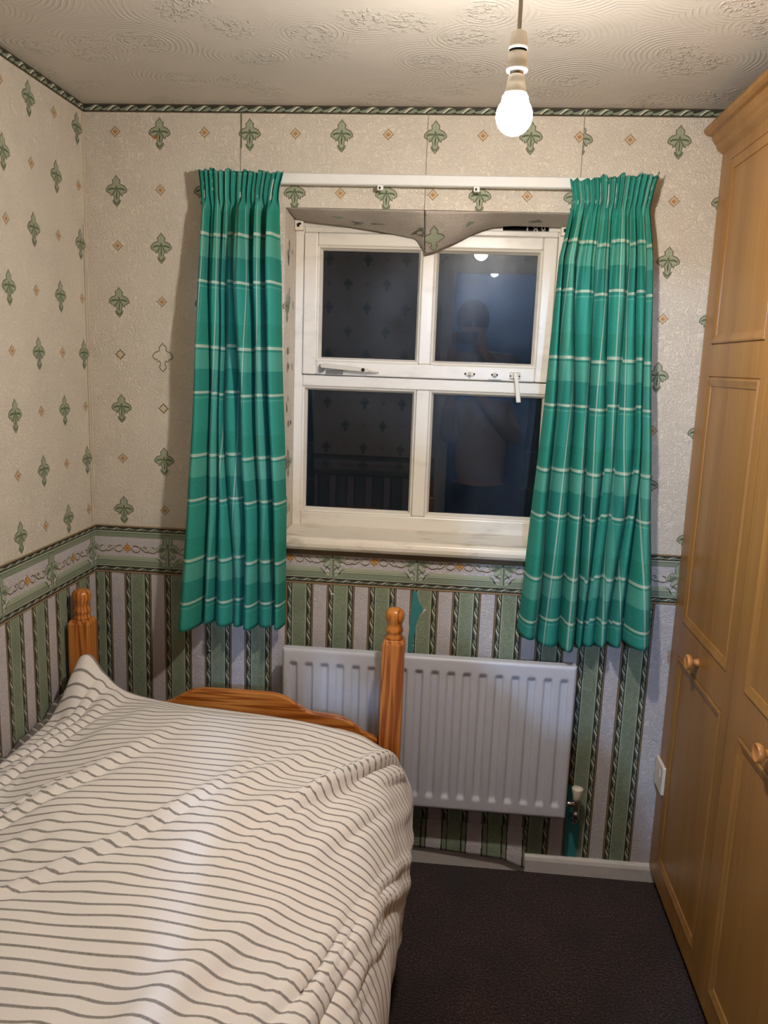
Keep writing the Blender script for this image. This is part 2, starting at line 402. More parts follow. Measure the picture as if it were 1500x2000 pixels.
class Pattern:
    """draws the printed wallpaper of one wall into its mesh; fn(s, z, h) -> xyz"""
    def __init__(s, mb, fn, rects): s.mb, s.fn, s.rects = mb, fn, rects
    def put(s, poly, mat, h):
        for r in s.rects:
            q = clip(poly, r)
            if q: s.mb.poly([s.fn(a, b, h) for a, b in q], IX[mat])
    def rect(s, x0, x1, z0, z1, mat, h): s.put([(x0,z0),(x1,z0),(x1,z1),(x0,z1)], mat, h)
    def stroke(s, pts, w, mat, h):
        n = len(pts)
        for i in range(n-1):
            a, b = Vector(pts[i]), Vector(pts[i+1]); d = (b-a).normalized(); nr = Vector((-d.y, d.x))
            w0 = w*(0.45+0.55*math.sin(PI*min(1,max(0,(i+0.3)/n)))); w1 = w*(0.45+0.55*math.sin(PI*min(1,(i+1.3)/n)))
            e = d*w*0.1
            s.put([tuple(a-nr*w0/2-e), tuple(b-nr*w1/2+e), tuple(b+nr*w1/2+e), tuple(a+nr*w0/2-e)], mat, h)
    def ell(s, cx, cz, a, b, rot, mat, h, n=14):
        c, d = math.cos(rot), math.sin(rot)
        s.put([(cx+a*math.cos(t)*c-b*math.sin(t)*d, cz+a*math.cos(t)*d+b*math.sin(t)*c) for t in (2*PI*k/n for k in range(n))], mat, h)
    def fleur(s, x, z, blank=False):
        tr = lambda P: [(x+a, z+b) for a, b in P]
        s.put(tr(FLEUR), 'leafdk', 0.0003); s.put(tr(FLIN), 'cream' if blank else 'leaf', 0.0006)
        if blank:
            return
        k = K
        s.put(tr([(0,200*k),(-42*k,130*k),(-30*k,60*k),(0,20*k),(30*k,60*k),(42*k,130*k)]), 'vein', 0.0009)
        for g in (1, -1):
            s.stroke(tr([(g*30*k,60*k),(g*120*k,75*k),(g*230*k,60*k),(g*310*k,20*k)]), 0.0052, 'vein', 0.0009)
            s.stroke(tr([(g*40*k,40*k),(g*100*k,-60*k),(g*150*k,-140*k)]), 0.0040, 'vein', 0.0009)
            s.stroke(tr([(g*160*k,10*k),(g*220*k,-10*k),(g*260*k,-70*k)]), 0.0044, 'lgreen', 0.0009)
            s.stroke(tr([(g*60*k,420*k),(g*75*k,330*k),(g*60*k,250*k)]), 0.0040, 'lgreen', 0.0009)
            s.stroke(tr([(g*100*k,-340*k),(g*60*k,-400*k),(0,-460*k)]), 0.0036, 'vein', 0.0009)
        s.stroke(tr([(0,10*k),(5*k,-120*k),(0,-290*k)]), 0.0042, 'vein', 0.0009)
        s.stroke(tr([(-38*k,-20*k),(-30*k,-120*k),(-10*k,-200*k)]), 0.0034, 'lgreen', 0.0009)
    def diamond(s, x, z, blank=False):
        tr = lambda P: [(x+a, z+b) for a, b in P]
        s.put(tr(DIA), 'brown' if blank else 'tan', 0.0003); s.put(tr(DIN), 'dcream', 0.0006)
        if not blank:
            s.put(tr([(a*0.42, b*0.42) for a, b in DIA]), 'rust', 0.0009)
            s.ell(x, z+0.002, 0.0022, 0.0022, 0, 'gold', 0.0012, 8)
    def rope(s, x0, x1, zc, w, period, vertical=None, dark='black'):
        """twisted rope; horizontal by default, vertical=(z0,z1) at x=zc"""
        T = (lambda a, b: (a, zc+b)) if vertical is None else (lambda a, b: (zc+b, a))
        a0, a1 = (x0, x1) if vertical is None else vertical
        s.put([T(a0,-w/2),T(a1,-w/2),T(a1,w/2),T(a0,w/2)], dark, 0.0003)
        k = math.floor(a0/period)
        sg = 1 if vertical is None else -1
        while k*period < a1:
            c = (k+0.5)*period; p = period
            cl = lambda P: [T(min(a1,max(a0,c+u*p)), sg*v*w) for u, v in P]
            s.put(cl([(-0.50,-0.18),(-0.38,-0.36),(-0.16,-0.36),(0.14,0.08),(0.44,0.30),(0.30,0.42),(0.10,0.40),(-0.12,0.10)]), 'mgreen', 0.0005)
            s.put(cl([(-0.16,-0.36),(-0.04,-0.36),(0.30,0.38),(0.18,0.38)]), 'highl', 0.0007)
            s.put(cl([(0.06,-0.38),(0.34,-0.38),(0.56,-0.14),(0.52,0.20),(0.34,0.10)]), 'mgreen', 0.0005)
            k += 1
    def dado(s, x0, x1, phase, lp=0.2572):
        D = DT-DB; z = lambda f: DT-f*D
        R = lambda a, b, m, h=0.0006: s.rect(x0, x1, z(b), z(a), m, h)
        s.rect(x0, x1, DB, DT, 'white', 0.0012)
        h0 = 0.0015
        R(0, 0.028, 'tan', h0); R(0.028, 0.125, 'black', h0)
        s2 = Pattern(s.mb, lambda a, b, h: s.fn(a, b, h+0.0014), s.rects)
        s2.rope(x0, x1, z(0.077), 0.058*D, 0.040)
        R(0.125, 0.150, 'lgreen', h0); R(0.150, 0.165, 'dgreen', h0); R(0.165, 0.25, 'mgreen', h0)
        R(0.64, 0.70, 'lgreen', h0); R(0.70, 0.71, 'mgreen', h0); R(0.71, 0.735, 'lgreen', 0.0018); R(0.735, 0.84, 'dgreen', h0); R(0.745, 0.83, 'mgreen', 0.0018)
        R(0.84, 0.862, 'lgreen', h0); R(0.862, 0.96, 'black', h0)
        s2.rope(x0, x1, z(0.91), 0.062*D, 0.040)
        R(0.96, 1.0, 'brown', h0); R(0.966, 0.99, 'tan', 0.0018)
        k = math.floor((x0-phase)/lp)-1
        while phase+k*lp < x1+lp:
            c = phase+k*lp; k += 1
            # gap of the lower moulding behind the acanthus
            s.put([(c-0.036,z(0.62)),(c+0.036,z(0.62)),(c+0.012,z(0.845)),(c-0.012,z(0.845))], 'white', 0.0021)
            for g in (1,-1):
                s.stroke([(c+g*0.034,z(0.72)),(c+g*0.026,z(0.74)),(c+g*0.014,z(0.84))], 0.005, 'lgreen', 0.0024)
                s.stroke([(c+g*0.038,z(0.66)),(c+g*0.028,z(0.69)),(c+g*0.018,z(0.80))], 0.005, 'mgreen', 0.0024)
            # acanthus
            s.ell(c, z(0.31), 0.0165, 0.024, 0, 'brown', 0.0023); s.ell(c, z(0.31), 0.0152, 0.0225, 0, 'mgreen', 0.0025)
            for q in (-0.009, 0, 0.009): s.stroke([(c+q*0.5,z(0.42)),(c+q,z(0.32)),(c+q*1.1,z(0.22))], 0.0042, 'lgreen', 0.0027)
            s.stroke([(c,z(0.44)),(c,z(0.36))], 0.008, 'dgreen', 0.0028)
            for g in (1,-1):
                s.ell(c+g*0.021, z(0.445), 0.0185, 0.0115, -g*0.55, 'brown', 0.0024); s.ell(c+g*0.021, z(0.44), 0.0172, 0.0103, -g*0.55, 'mgreen', 0.0026)
                s.stroke([(c+g*0.006,z(0.42)),(c+g*0.018,z(0.39)),(c+g*0.029,z(0.42)),(c+g*0.035,z(0.50))], 0.0055, 'lgreen', 0.0029)
                s.stroke([(c+g*0.008,z(0.47)),(c+g*0.018,z(0.46)),(c+g*0.027,z(0.51))], 0.0036, 'dgreen', 0.0030)
                s.ell(c+g*0.015, z(0.565), 0.0135, 0.0075, -g*0.75, 'dgreen', 0.0027); s.ell(c+g*0.0145, z(0.555), 0.0125, 0.0062, -g*0.75, 'lgreen', 0.0029)
                s.stroke([(c+g*0.004,z(0.74)),(c+g*0.009,z(0.66)),(c+g*0.017,z(0.63)),(c+g*0.020,z(0.67))], 0.0062, 'mgreen', 0.0028)
                s.ell(c+g*0.0115, z(0.79), 0.0105, 0.0075, g*0.7, 'mgreen', 0.0028); s.ell(c+g*0.0115, z(0.785), 0.007, 0.004, g*0.7, 'lgreen', 0.0031)
                s.ell(c+g*0.007, z(0.84), 0.009, 0.0045, 0, 'mgreen', 0.0031)
            s.put([(c-0.008,z(0.44)),(c+0.008,z(0.44)),(c+0.0055,z(0.62)),(c+0.0085,z(0.84)),(c-0.0085,z(0.84)),(c-0.0055,z(0.62))], 'mgreen', 0.0032)
            s.stroke([(c-0.003,z(0.45)),(c-0.0015,z(0.62)),(c-0.003,z(0.82))], 0.004, 'lgreen', 0.0035)
            s.stroke([(c+0.003,z(0.47)),(c+0.002,z(0.62)),(c+0.004,z(0.80))], 0.0028, 'dgreen', 0.0035)
            # gold flower and scrolls half way
            f = c+lp/2; zc = z(0.47)
            P = []
            for q in range(16):
                a = PI/2+2*PI*q/16; r = 0.0175 if q % 4 == 0 else (0.012 if q % 4 == 2 else 0.0095); P.append((f+r*math.cos(a), zc+r*math.sin(a)))
            s.put(P, 'rust', 0.0024); s.put([(f+(a-f)*0.72, zc+(b-zc)*0.72) for a, b in P], 'gold', 0.0027); s.ell(f, zc, 0.004, 0.004, 0, 'rust', 0.0030, 8)
            for g in (1,-1):
                U = lambda L: [(f+g*a, zc+b) for a, b in L]
                for off, m, hh in ((0.0,'brown',0.0022),(0.0022,'highl',0.0025)):
                    w2 = 0.0042 if m == 'brown' else 0.0022
                    s.stroke(U([(0.014,-0.004+off),(0.020,-0.010+off),(0.028,-0.013+off),(0.036,-0.010+off),(0.040,-0.002+off),(0.036,0.005+off),(0.026,0.008+off),(0.018,0.006+off)]), w2, m, hh)
                    s.stroke(U([(0.042,0.006+off),(0.048,-0.004+off),(0.058,-0.010+off),(0.068,-0.011+off)]), w2, m, hh)
                    s.stroke(U([(0.050,0.004+off),(0.056,0.007+off),(0.061,0.003+off),(0.056,-0.001+off)]), w2, m, hh)
                    s.stroke(U([(0.064,-0.006+off),(0.074,-0.012+off),(0.084,-0.013+off),(0.092,-0.008+off),(0.088,0.003+off),(0.078,0.006+off)]), w2, m, hh)
    def stripes(s, x0, x1, phase, z0=0.05, z1=None, per=0.128):
        z1 = DB+0.002 if z1 is None else z1
        k = math.floor((x0-phase)/per)-1
        while phase+k*per < x1:
            a = phase+k*per; k += 1
            s.rect(a-0.003, a+0.084, z0, z1, 'brown', 0.0002)
            s.rect(a, a+0.081, z0, z1, 'tan', 0.0004)
            s.rect(a+0.002, a+0.0795, z0, z1, 'black', 0.0006)
            s.rect(a+0.0185, a+0.0625, z0, z1, 'lgreen', 0.0008)
            s.rect(a+0.0215, a+0.0595, z0, z1, 'green', 0.0010)
            s2 = Pattern(s.mb, lambda p, q, h: s.fn(p, q, h+0.0006), s.rects)
            for c in (a+0.0105, a+0.0710):
                s2.rope(0, 0, c, 0.0135, 0.050, (z0, z1))
            # faint scroll print on the green
            zz = z0+0.02; g = 1
            while zz < z1-0.02:
                c = a+0.0405
                s.stroke([(c-g*0.010,zz),(c,zz+0.008),(c+g*0.011,zz+0.003),(c+g*0.008,zz-0.006),(c+g*0.002,zz-0.002)], 0.0022, 'mgreen', 0.0012)
                zz += 0.021; g = -g
    def upper(s, x0, x1, xs, zs, par, blanks=(), step=0.1298):
        i0 = math.floor((x0-xs)/step)-1; i1 = math.ceil((x1-xs)/step)+1
        for j in range(0, 8):
            zz = zs-0.1553*j
            for i in range(i0, i1+1):
                x = xs+i*step
                if x < x0-0.05 or x > x1+0.05: continue
                if (i+j) % 2 == par: s.fleur(x, zz-0.0043, (i,j) in blanks)
                else: s.diamond(x, zz, (i,j) in blanks)
        s2 = Pattern(s.mb, lambda a, b, h: s.fn(a, b, h+0.0008), s.rects)
        s.rect(x0, x1, H-0.0235, H-0.0005, 'brown', 0.0006)
        s2.rope(x0, x1, H-0.012, 0.0185, 0.0525)

WX0, WX1, WZ0, WZ1 = 0.585, 1.400, 1.046, 1.994     # window opening
RD = 0.150                                            # depth of the reveal
ZS = 2.1896
# ---- back wall
mb = MB(); fn = lambda a, z, h: (a, -h, z)
rects = [(0, WX0, 0, H), (WX0, WX1, WZ1, H), (WX0, WX1, 0, WZ0-0.04), (WX1, WR, 0, H)]
for r in rects:
    for z0, z1, m in ((r[2], min(r[3], DB), 'white'), (max(r[2], DB), r[3], 'cream')):
        if z1 > z0: mb.poly([(r[0],0,z0),(r[1],0,z0),(r[1],0,z1),(r[0],0,z1)], IX[m])
OD = 0.30
mb.poly([(WX0,0,WZ0-0.04),(WX0,OD,WZ0-0.04),(WX0,OD,WZ1),(WX0,0,WZ1)], IX['cream'])
mb.poly([(WX1,0,WZ0-0.04),(WX1,OD,WZ0-0.04),(WX1,OD,WZ1),(WX1,0,WZ1)], IX['cream'])
mb.poly([(WX0,0,WZ1),(WX1,0,WZ1),(WX1,OD,WZ1),(WX0,OD,WZ1)], IX['plaster'])
mb.poly([(WX0,0,WZ0-0.04),(WX1,0,WZ0-0.04),(WX1,OD,WZ0-0.04),(WX0,OD,WZ0-0.04)], IX['plaster'])
for r in ((0,WX0,0,H),(WX0,WX1,WZ1,H),(WX0,WX1,0,WZ0-0.04),(WX1,WR,0,H)):
    mb.poly([(r[0],OD,r[2]),(r[1],OD,r[2]),(r[1],OD,r[3]),(r[0],OD,r[3])], IX['plaster'])
SEAM = 1.400
p = Pattern(mb, fn, [clip_r for clip_r in ((0, WX0, 0, H), (WX0, SEAM, WZ1, H), (WX0, SEAM, 0, WZ0-0.04))])
p.upper(0, SEAM, 0.0917, ZS, 1, blanks=((1,4),(0,4),(1,5)))
p2 = Pattern(mb, fn, [(SEAM, WR, 0, H)])
p2.upper(SEAM, WR, 1.654, ZS-0.006, 0)
pl = Pattern(mb, fn, rects)
pl.dado(0, WR, 0.2290)
pl.stripes(0.0, 1.75, 0.6025-0.128*5, z0=0.05)
for x, z0, z1 in ((0.4553, 2.06, 2.243), (0.9785, 1.994, 2.243), (1.400, 2.08, 2.243)):
    pl.rect(x-0.0009, x+0.0009, z0, z1, 'seam', 0.0012)
pl.rect(0.4565, 0.4590, 2.15, 2.243, 'dgreen', 0.0012)
# torn places where the old paint shows
pl.put([(0.992,DB-0.004),(1.004,DB-0.006),(1.012,0.860),(1.026,0.838),(1.016,0.822),(1.008,0.796),(1.000,0.74),(0.998,0.70),(0.985,0.70),(0.986,0.80),(0.990,0.85)], 'teal', 0.0022)
pl.put([(1.028,0.842),(1.036,0.838),(1.022,0.822)], 'plaster', 0.0026)
pl.put([(0.982,0.80),(0.986,0.78),(0.984,0.75),(0.974,0.77)], 'plaster', 0.0020)
pl.put([(1.500,0.30),(1.543,0.30),(1.545,0.12),(1.543,0.056),(1.504,0.052),(1.500,0.18)], 'teal', 0.0022)
for x, z in ((0.745,0.868),(1.205,0.845),(0.36,0.66),(0.285,0.845)):
    pl.put([(x-0.006,z),(x+0.006,z-0.001),(x+0.007,z+0.003),(x-0.005,z+0.0035)], 'highl', 0.0022)
pl.put([(0.198,2.178),(0.21,2.183),(0.219,2.175),(0.212,2.170),(0.202,2.172)], 'rust', 0.0008)
# damp spots on the left reveal
rv = Pattern(mb, lambda a, z, h: (WX0+h, a, z), [(0.0, RD, WZ0, WZ1)])
random.seed(5)
for zc in (1.875, 1.735, 1.56, 1.415, 1.25, 1.13):
    for k in range(5):
        a = 0.055+random.uniform(-0.012, 0.02)+(0.05 if k > 3 else 0); zz = zc+random.uniform(-0.04, 0.04)
        rv.ell(a, zz, random.uniform(0.003,0.008), random.uniform(0.008,0.02), random.uniform(-0.3,0.3), random.choice(['mould','mgreen','leafdk']), 0.0006+0.0003*k, 9)
rv.fleur(0.085, 1.255); rv.fleur(0.04, 1.72)
wall_back = tag(mb.build('wall_back', MATS, fix=False), 'papered window wall with green motifs above a border and stripes below', 'wall', kind='structure')
# ---- left wall
mb = MB(); fnl = lambda a, z, h: (h, a, z)
for z0, z1, m in ((0, DB, 'white'), (DB, H, 'cream')): mb.poly([(0,WF,z0),(0,0,z0),(0,0,z1),(0,WF,z1)], IX[m])
p = Pattern(mb, fnl, [(WF, 0, 0, H)])
p.upper(WF, 0, -0.0445, ZS, 0)
p.dado(WF, 0, -0.030); p.stripes(WF, 0, 0.0-0.012-0.128*3, z0=0.05)
p.rect(-0.0265, -0.0245, 1.06, 1.93, 'seam', 0.0008); p.rect(-0.012, -0.004, DT, 2.24, 'dcream', 0.0006)
tag(mb.build('wall_left', MATS, fix=False), 'long papered wall on the left beside the bed', 'wall', kind='structure')
# ---- front wall behind the camera, with the doorway
DX0, DX1, DZ = 1.02, 1.70, 1.985
mb = MB(); fnf = lambda a, z, h: (a, WF+h, z)
rf = [(0, DX0, 0, H), (DX0, DX1, DZ, H), (DX1, WR, 0, H)]
for r in rf:
    for z0, z1, m in ((r[2], min(r[3], DB), 'white'), (max(r[2], DB), r[3], 'cream')):
        if z1 > z0: mb.poly([(r[0],WF,z0),(r[1],WF,z0),(r[1],WF,z1),(r[0],WF,z1)], IX[m])
    mb.poly([(r[0],WF-0.1,r[2]),(r[1],WF-0.1,r[2]),(r[1],WF-0.1,r[3]),(r[0],WF-0.1,r[3])], IX['plaster'])
p = Pattern(mb, fnf, rf)
p.upper(0, WR, 0.07, ZS, 0); p.dado(0, WR, 0.2); p.stripes(0, WR, 0.02)
tag(mb.build('wall_front', MATS, fix=False), 'papered wall opposite the window holding the doorway', 'wall', kind='structure')
# ---- right wall, floor, ceiling
mb = MB(); mb.box((WR,WF,0),(WR+0.05,0,H)); tag(mb.build('wall_right','white'), 'plain wall behind the fitted wardrobes', 'wall', kind='structure')
mb = MB(); mb.box((0,WF-0.1,-0.05),(WR,0,0)); tag(mb.build('floor','carpet'), 'dark plum brown carpeted floor between bed and wardrobes', 'floor', kind='structure')
mb = MB(); mb.box((0,WF,H),(WR,0,H+0.05)); tag(mb.build('ceiling','ceiling'), 'cream ceiling with swirled textured plaster', 'ceiling', kind='structure')
# ---- skirting
def skirt(name, pts, label):
    mb = MB(); (x0,y0),(x1,y1) = pts
    prof = [(0,0),(0.016,0),(0.016,0.040),(0.012,0.050),(0.006,0.056),(0,0.056)]
    d = Vector((x1-x0,y1-y0)).normalized(); nr = Vector((-d.y, d.x))
    A = [mb.vert((x0+nr.x*a, y0+nr.y*a, b)) for a, b in prof]; B = [mb.vert((x1+nr.x*a, y1+nr.y*a, b)) for a, b in prof]
    n = len(prof)
    for k in range(n): mb.face((A[k],A[(k+1)%n],B[(k+1)%n],B[k]))
    mb.face(A); mb.face(B[::-1])
    tag(mb.build(name,'skirt'), label, 'skirting board', kind='structure')
skirt('baseboard_back', ((1.7865,-0.0005),(0.0,-0.0005)), 'white painted skirting board under the radiator')
skirt('baseboard_left', ((0.0005,-0.02),(0.0005,WF+0.002)), 'white skirting board along the wall behind the bed')
# ---- doorway and hall
d = thing('door_1', 'white door lining and architrave of the doorway to the hall', 'doorway', (1.36,WF,0), kind='structure')
mb = MB()
for x0, x1 in ((DX0-0.06,DX0+0.002),(DX1-0.002,DX1+0.06)): mb.box((x0,WF,0),(x1,WF+0.018,DZ+0.06))
mb.box((DX0+0.002,WF,DZ-0.002),(DX1-0.002,WF+0.018,DZ+0.06)); mb.build('architrave','white_gloss',d,0.004)
mb = MB(); mb.box((DX0,WF-0.1,0),(DX0+0.02,WF,DZ)); mb.box((DX1-0.02,WF-0.1,0),(DX1,WF,DZ)); mb.box((DX0+0.02,WF-0.1,DZ-0.02),(DX1-0.02,WF,DZ)); mb.build('lining','white_gloss',d)
HY = -4.6
mb = MB(); mb.box((0.5,HY-0.05,0),(2.2,HY,H)); mb.box((0.45,HY,0),(0.5,WF-0.1,H)); mb.box((2.2,HY,0),(2.25,WF-0.1,H))
tag(mb.build('wall_hall','darkhall'), 'hall walls seen through the doorway, colour darkened to dim their reflection', 'wall', kind='structure')
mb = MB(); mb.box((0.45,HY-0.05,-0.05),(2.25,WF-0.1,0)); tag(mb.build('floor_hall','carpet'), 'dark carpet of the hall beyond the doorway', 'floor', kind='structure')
mb = MB(); mb.box((0.45,HY-0.05,H),(2.25,WF,H+0.05)); tag(mb.build('ceiling_hall','darkhall'), 'plain ceiling of the hall beyond the doorway', 'ceiling', kind='structure')
hl = thing('hall_pendant', 'cool white globe lamp hanging in the hall beyond the doorway', 'lamp', (1.34,-4.1,H))
mb = MB(); mb.lathe([(0.045,-0.025),(0.045,0)],(1.34,-4.1,H)); mb.build('ceiling_rose','plastic',hl)
mb = MB(); mb.tube([(1.34,-4.1,H-0.02),(1.34,-4.1,2.04)],0.004); mb.build('cord','cord',hl)
mb = MB(); mb.lathe([(0.031*math.sin(PI*k/16), -0.031*math.cos(PI*k/16)) for k in range(1,16)],(1.34,-4.1,2.02)); mb.build('globe','hallglow',hl)

# ------------------------------------------------------------------ window
win = thing('window_1', 'white painted wooden window of four panes, dark night outside', 'window', (0.9925,RD,WZ0), kind='structure')
FY = RD; G = FY+0.035
CX0, CX1, CZ0, CZ1 = 0.6145, 1.3675, 1.5285, 1.9485      # top casement
def ring(mb, o, i, y0, y1):
    (a0,a1,b0,b1),(c0,c1,d0,d1) = o, i
    mb.box((a0,y0,b0),(c0,y1,b1)); mb.box((c1,y0,b0),(a1,y1,b1)); mb.box((c0,y0,b0),(c1,y1,d0)); mb.box((c0,y0,d1),(c1,y1,b1))
mb = MB()
ring(mb, (WX0,WX1,1.048,1.968), (0.613,1.369,1.094,1.950), FY, FY+0.07)
mb.box((0.613,FY,1.492),(1.369,FY+0.07,1.527))                        # transom
mb.box((0.969,FY+0.006,1.094),(1.0105,FY+0.06,1.492))                 # lower glazing bar
mb.build('outer_frame','frame',win,0.004)
# head lining behind the torn paper: near-black box paints in the gap's shade
mb = MB(); mb.box((1.205,FY+0.030,1.966),(1.340,FY+0.06,WZ1-0.002)); mb.build('head_gap_shade','gapshade_screw',win)
mb = MB(); mb.box((WX0+0.002,FY+0.003,1.967),(1.205,FY+0.06,WZ1-0.002)); mb.box((1.340,FY+0.003,1.967),(WX1-0.002,FY+0.06,WZ1-0.002)); mb.build('head_lining','frame',win)
mb = MB()
for x in (1.276,1.296,1.305,1.318,1.327): mb.box((x,FY+0.014,1.967),(x+0.0035,FY+0.032,WZ1-0.004))
mb.box((1.296,FY+0.014,1.974),(1.3085,FY+0.03,1.978)); mb.box((1.318,FY+0.014,1.970),(1.330,FY+0.03,1.974)); mb.build('torn_edge','plaster',win)
def moulding(mb, x0, x1, z0, z1, wd, y0, y1):
    """sloped glazing bead round a pane"""
    O = [(x0,z0),(x1,z0),(x1,z1),(x0,z1)]; I = [(x0+wd,z0+wd),(x1-wd,z0+wd),(x1-wd,z1-wd),(x0+wd,z1-wd)]
    mid = [((a[0]+b[0])/2,(a[1]+b[1])/2) for a, b in zip(O, I)]
    for k in range(4):
        q = (k+1) % 4
        mb.poly([(O[k][0],y0,O[k][1]),(O[q][0],y0,O[q][1]),(mid[q][0],y0+0.004,mid[q][1]),(mid[k][0],y0+0.004,mid[k][1])])
        mb.poly([(mid[k][0],y0+0.004,mid[k][1]),(mid[q][0],y0+0.004,mid[q][1]),(mid[q][0],y0+0.010,mid[q][1]),(mid[k][0],y0+0.010,mid[k][1])])
        mb.poly([(mid[k][0],y0+0.010,mid[k][1]),(mid[q][0],y0+0.010,mid[q][1]),(I[q][0],y1-0.008,I[q][1]),(I[k][0],y1-0.008,I[k][1])])
        mb.poly([(I[k][0],y1-0.008,I[k][1]),(I[q][0],y1-0.008,I[q][1]),(I[q][0],y1,I[q][1]),(I[k][0],y1,I[k][1])])
def pane(name, x0, x1, z0, z1, y, tilt, parent):
    mb = MB(); t = 0.004; s = (z1-z0)/2*math.sin(tilt); c = 0.008
    x0 -= c; x1 += c; z0 -= c; z1 += c
    P = [(x0,y-s,z0),(x1,y-s,z0),(x1,y+s,z1),(x0,y+s,z1)]
    A = [mb.vert(p) for p in P]; B = [mb.vert((a,b+t,c_)) for a, b, c_ in P]
    mb.face(A); mb.face(B[::-1])
    for k in range(4): mb.face((A[k],A[(k+1)%4],B[(k+1)%4],B[k]))
    mb.build(name,'glass',parent)
mb = MB()
for a in ((0.613,0.969),(1.0105,1.369)): moulding(mb, a[0], a[1], 1.094, 1.492, 0.012, FY+0.002, G)
mb.build('glazing_bead','frame',win)
for a in ((0.625,0.957),(1.0225,1.357)): pane('glass_pane', a[0], a[1], 1.106, 1.480, G, 0.020, win)
mb = MB(); CY = FY-0.012
ring(mb, (CX0,CX1,CZ0,CZ1), (0.656,1.326,1.570,1.912), CY, CY+0.05)
mb.box((0.972,CY,1.570),(1.009,CY+0.05,1.912))
cas = mb.build('top_casement','frame',win,0.004)
mb = MB()
for a in ((0.656,0.972),(1.009,1.326)): moulding(mb, a[0], a[1], 1.570, 1.912, 0.012, CY+0.002, CY+0.034)
mb.build('casement_bead','frame',cas)
for a in ((0.668,0.960),(1.021,1.314)): pane('casement_glass', a[0], a[1], 1.582, 1.900, CY+0.034, -0.036, cas)
# sill board
mb = MB()
prof = [(RD+0.004,1.009),(-0.020,1.009),(-0.033,1.012),(-0.040,1.022),(-0.041,1.032),(-0.037,1.043),(-0.027,1.050),(RD+0.004,1.0505)]
mb.prism(prof, lambda a, b, d: (d, a, b), WX0+0.001, WX1-0.001)
prof2 = [(-0.001,1.009)]+prof[1:7]+[(-0.001,1.0503)]
mb.prism(prof2, lambda a, b, d: (d, a, b), WX0-0.035, WX0+0.001); mb.prism(prof2, lambda a, b, d: (d, a, b), WX1-0.001, WX1+0.035)
mb.build('sill','sill',win,0.002)
mb = MB(); mb.box((WX0-0.03,-0.014,0.992),(WX1+0.03,-0.001,1.009)); mb.build('sill_shade_strip','brown',win,0.003)  # dark strip standing in for shade and border print beneath the sill
# casement stay, pegs, handle
st = MB(); yy = CY-0.004
st.prism([(0.673,1.556),(0.678,1.562),(0.690,1.5625),(0.815,1.553),(0.826,1.550),(0.830,1.545),(0.824,1.541),(0.812,1.5405),(0.690,1.5485),(0.676,1.549)], lambda a, b, d: (a, d, b), yy-0.020, yy-0.011)
sto = st.build('casement_stay','metalw',win,0.002)
s2 = MB(); s2.box((0.670,yy-0.016,1.538),(0.682,yy+0.004,1.560)); s2.box((0.690,yy-0.006,1.533),(0.742,yy+0.004,1.543)); s2.build('stay_bracket','ironw',sto,0.001)
s2 = MB(); s2.lathe([(0.0055,-0.003),(0.0055,0.0005)],(0.806,yy-0.0195,1.5475),'Y',14); s2.build('stay_hole','gapshade_screw',sto)
s2 = MB(); s2.tube([(0.822,yy-0.014,1.545),(0.832,yy-0.010,1.543),(0.845,yy-0.002,1.541),(0.850,yy+0.004,1.541)],0.0035,8); s2.build('stay_tail','metalw',sto)
for xc, w2 in ((1.130,0.022),(1.205,0.012)):
    q = MB(); q.box((xc-w2/2,yy-0.003,1.541),(xc+w2/2,yy+0.004,1.553)); q.tube([(xc,yy-0.002,1.545),(xc,yy-0.016,1.545),(xc,yy-0.016,1.554)],0.0035,8); q = q.build('stay_peg','metalw',win,0.001)
    for sx in (-1,1):
        e = MB(); e.lathe([(0.0028,-0.0012),(0.0028,0.0008)],(xc+sx*w2*0.62,yy-0.0025,1.547),'Y',10); e.build('screw','gapshade_screw',q)
q = MB(); q.box((1.186,yy-0.003,1.533),(1.226,yy+0.004,1.538)); q.build('latch_keep','white_gloss',win)
q = MB(); q.box((1.250,yy-0.004,1.537),(1.282,yy+0.004,1.557)); hd = q.build('casement_fastener','metalw',win,0.002)
q = MB(); q.prism([(1.259,1.556),(1.273,1.556),(1.278,1.520),(1.287,1.468),(1.273,1.467),(1.266,1.520)], lambda a, b, d: (a, d-0.010*smooth(1.55,1.47,b) if False else d-0.35*(1.556-b)*0.25, b), yy-0.024, yy-0.012)
q.build('handle','metalw',hd,0.002)
for sx in (1.2525,1.2795):
    e = MB(); e.lathe([(0.0026,-0.0012),(0.0026,0.0008)],(sx,yy-0.0035,1.545),'Y',10); e.build('screw','gapshade_screw',hd)

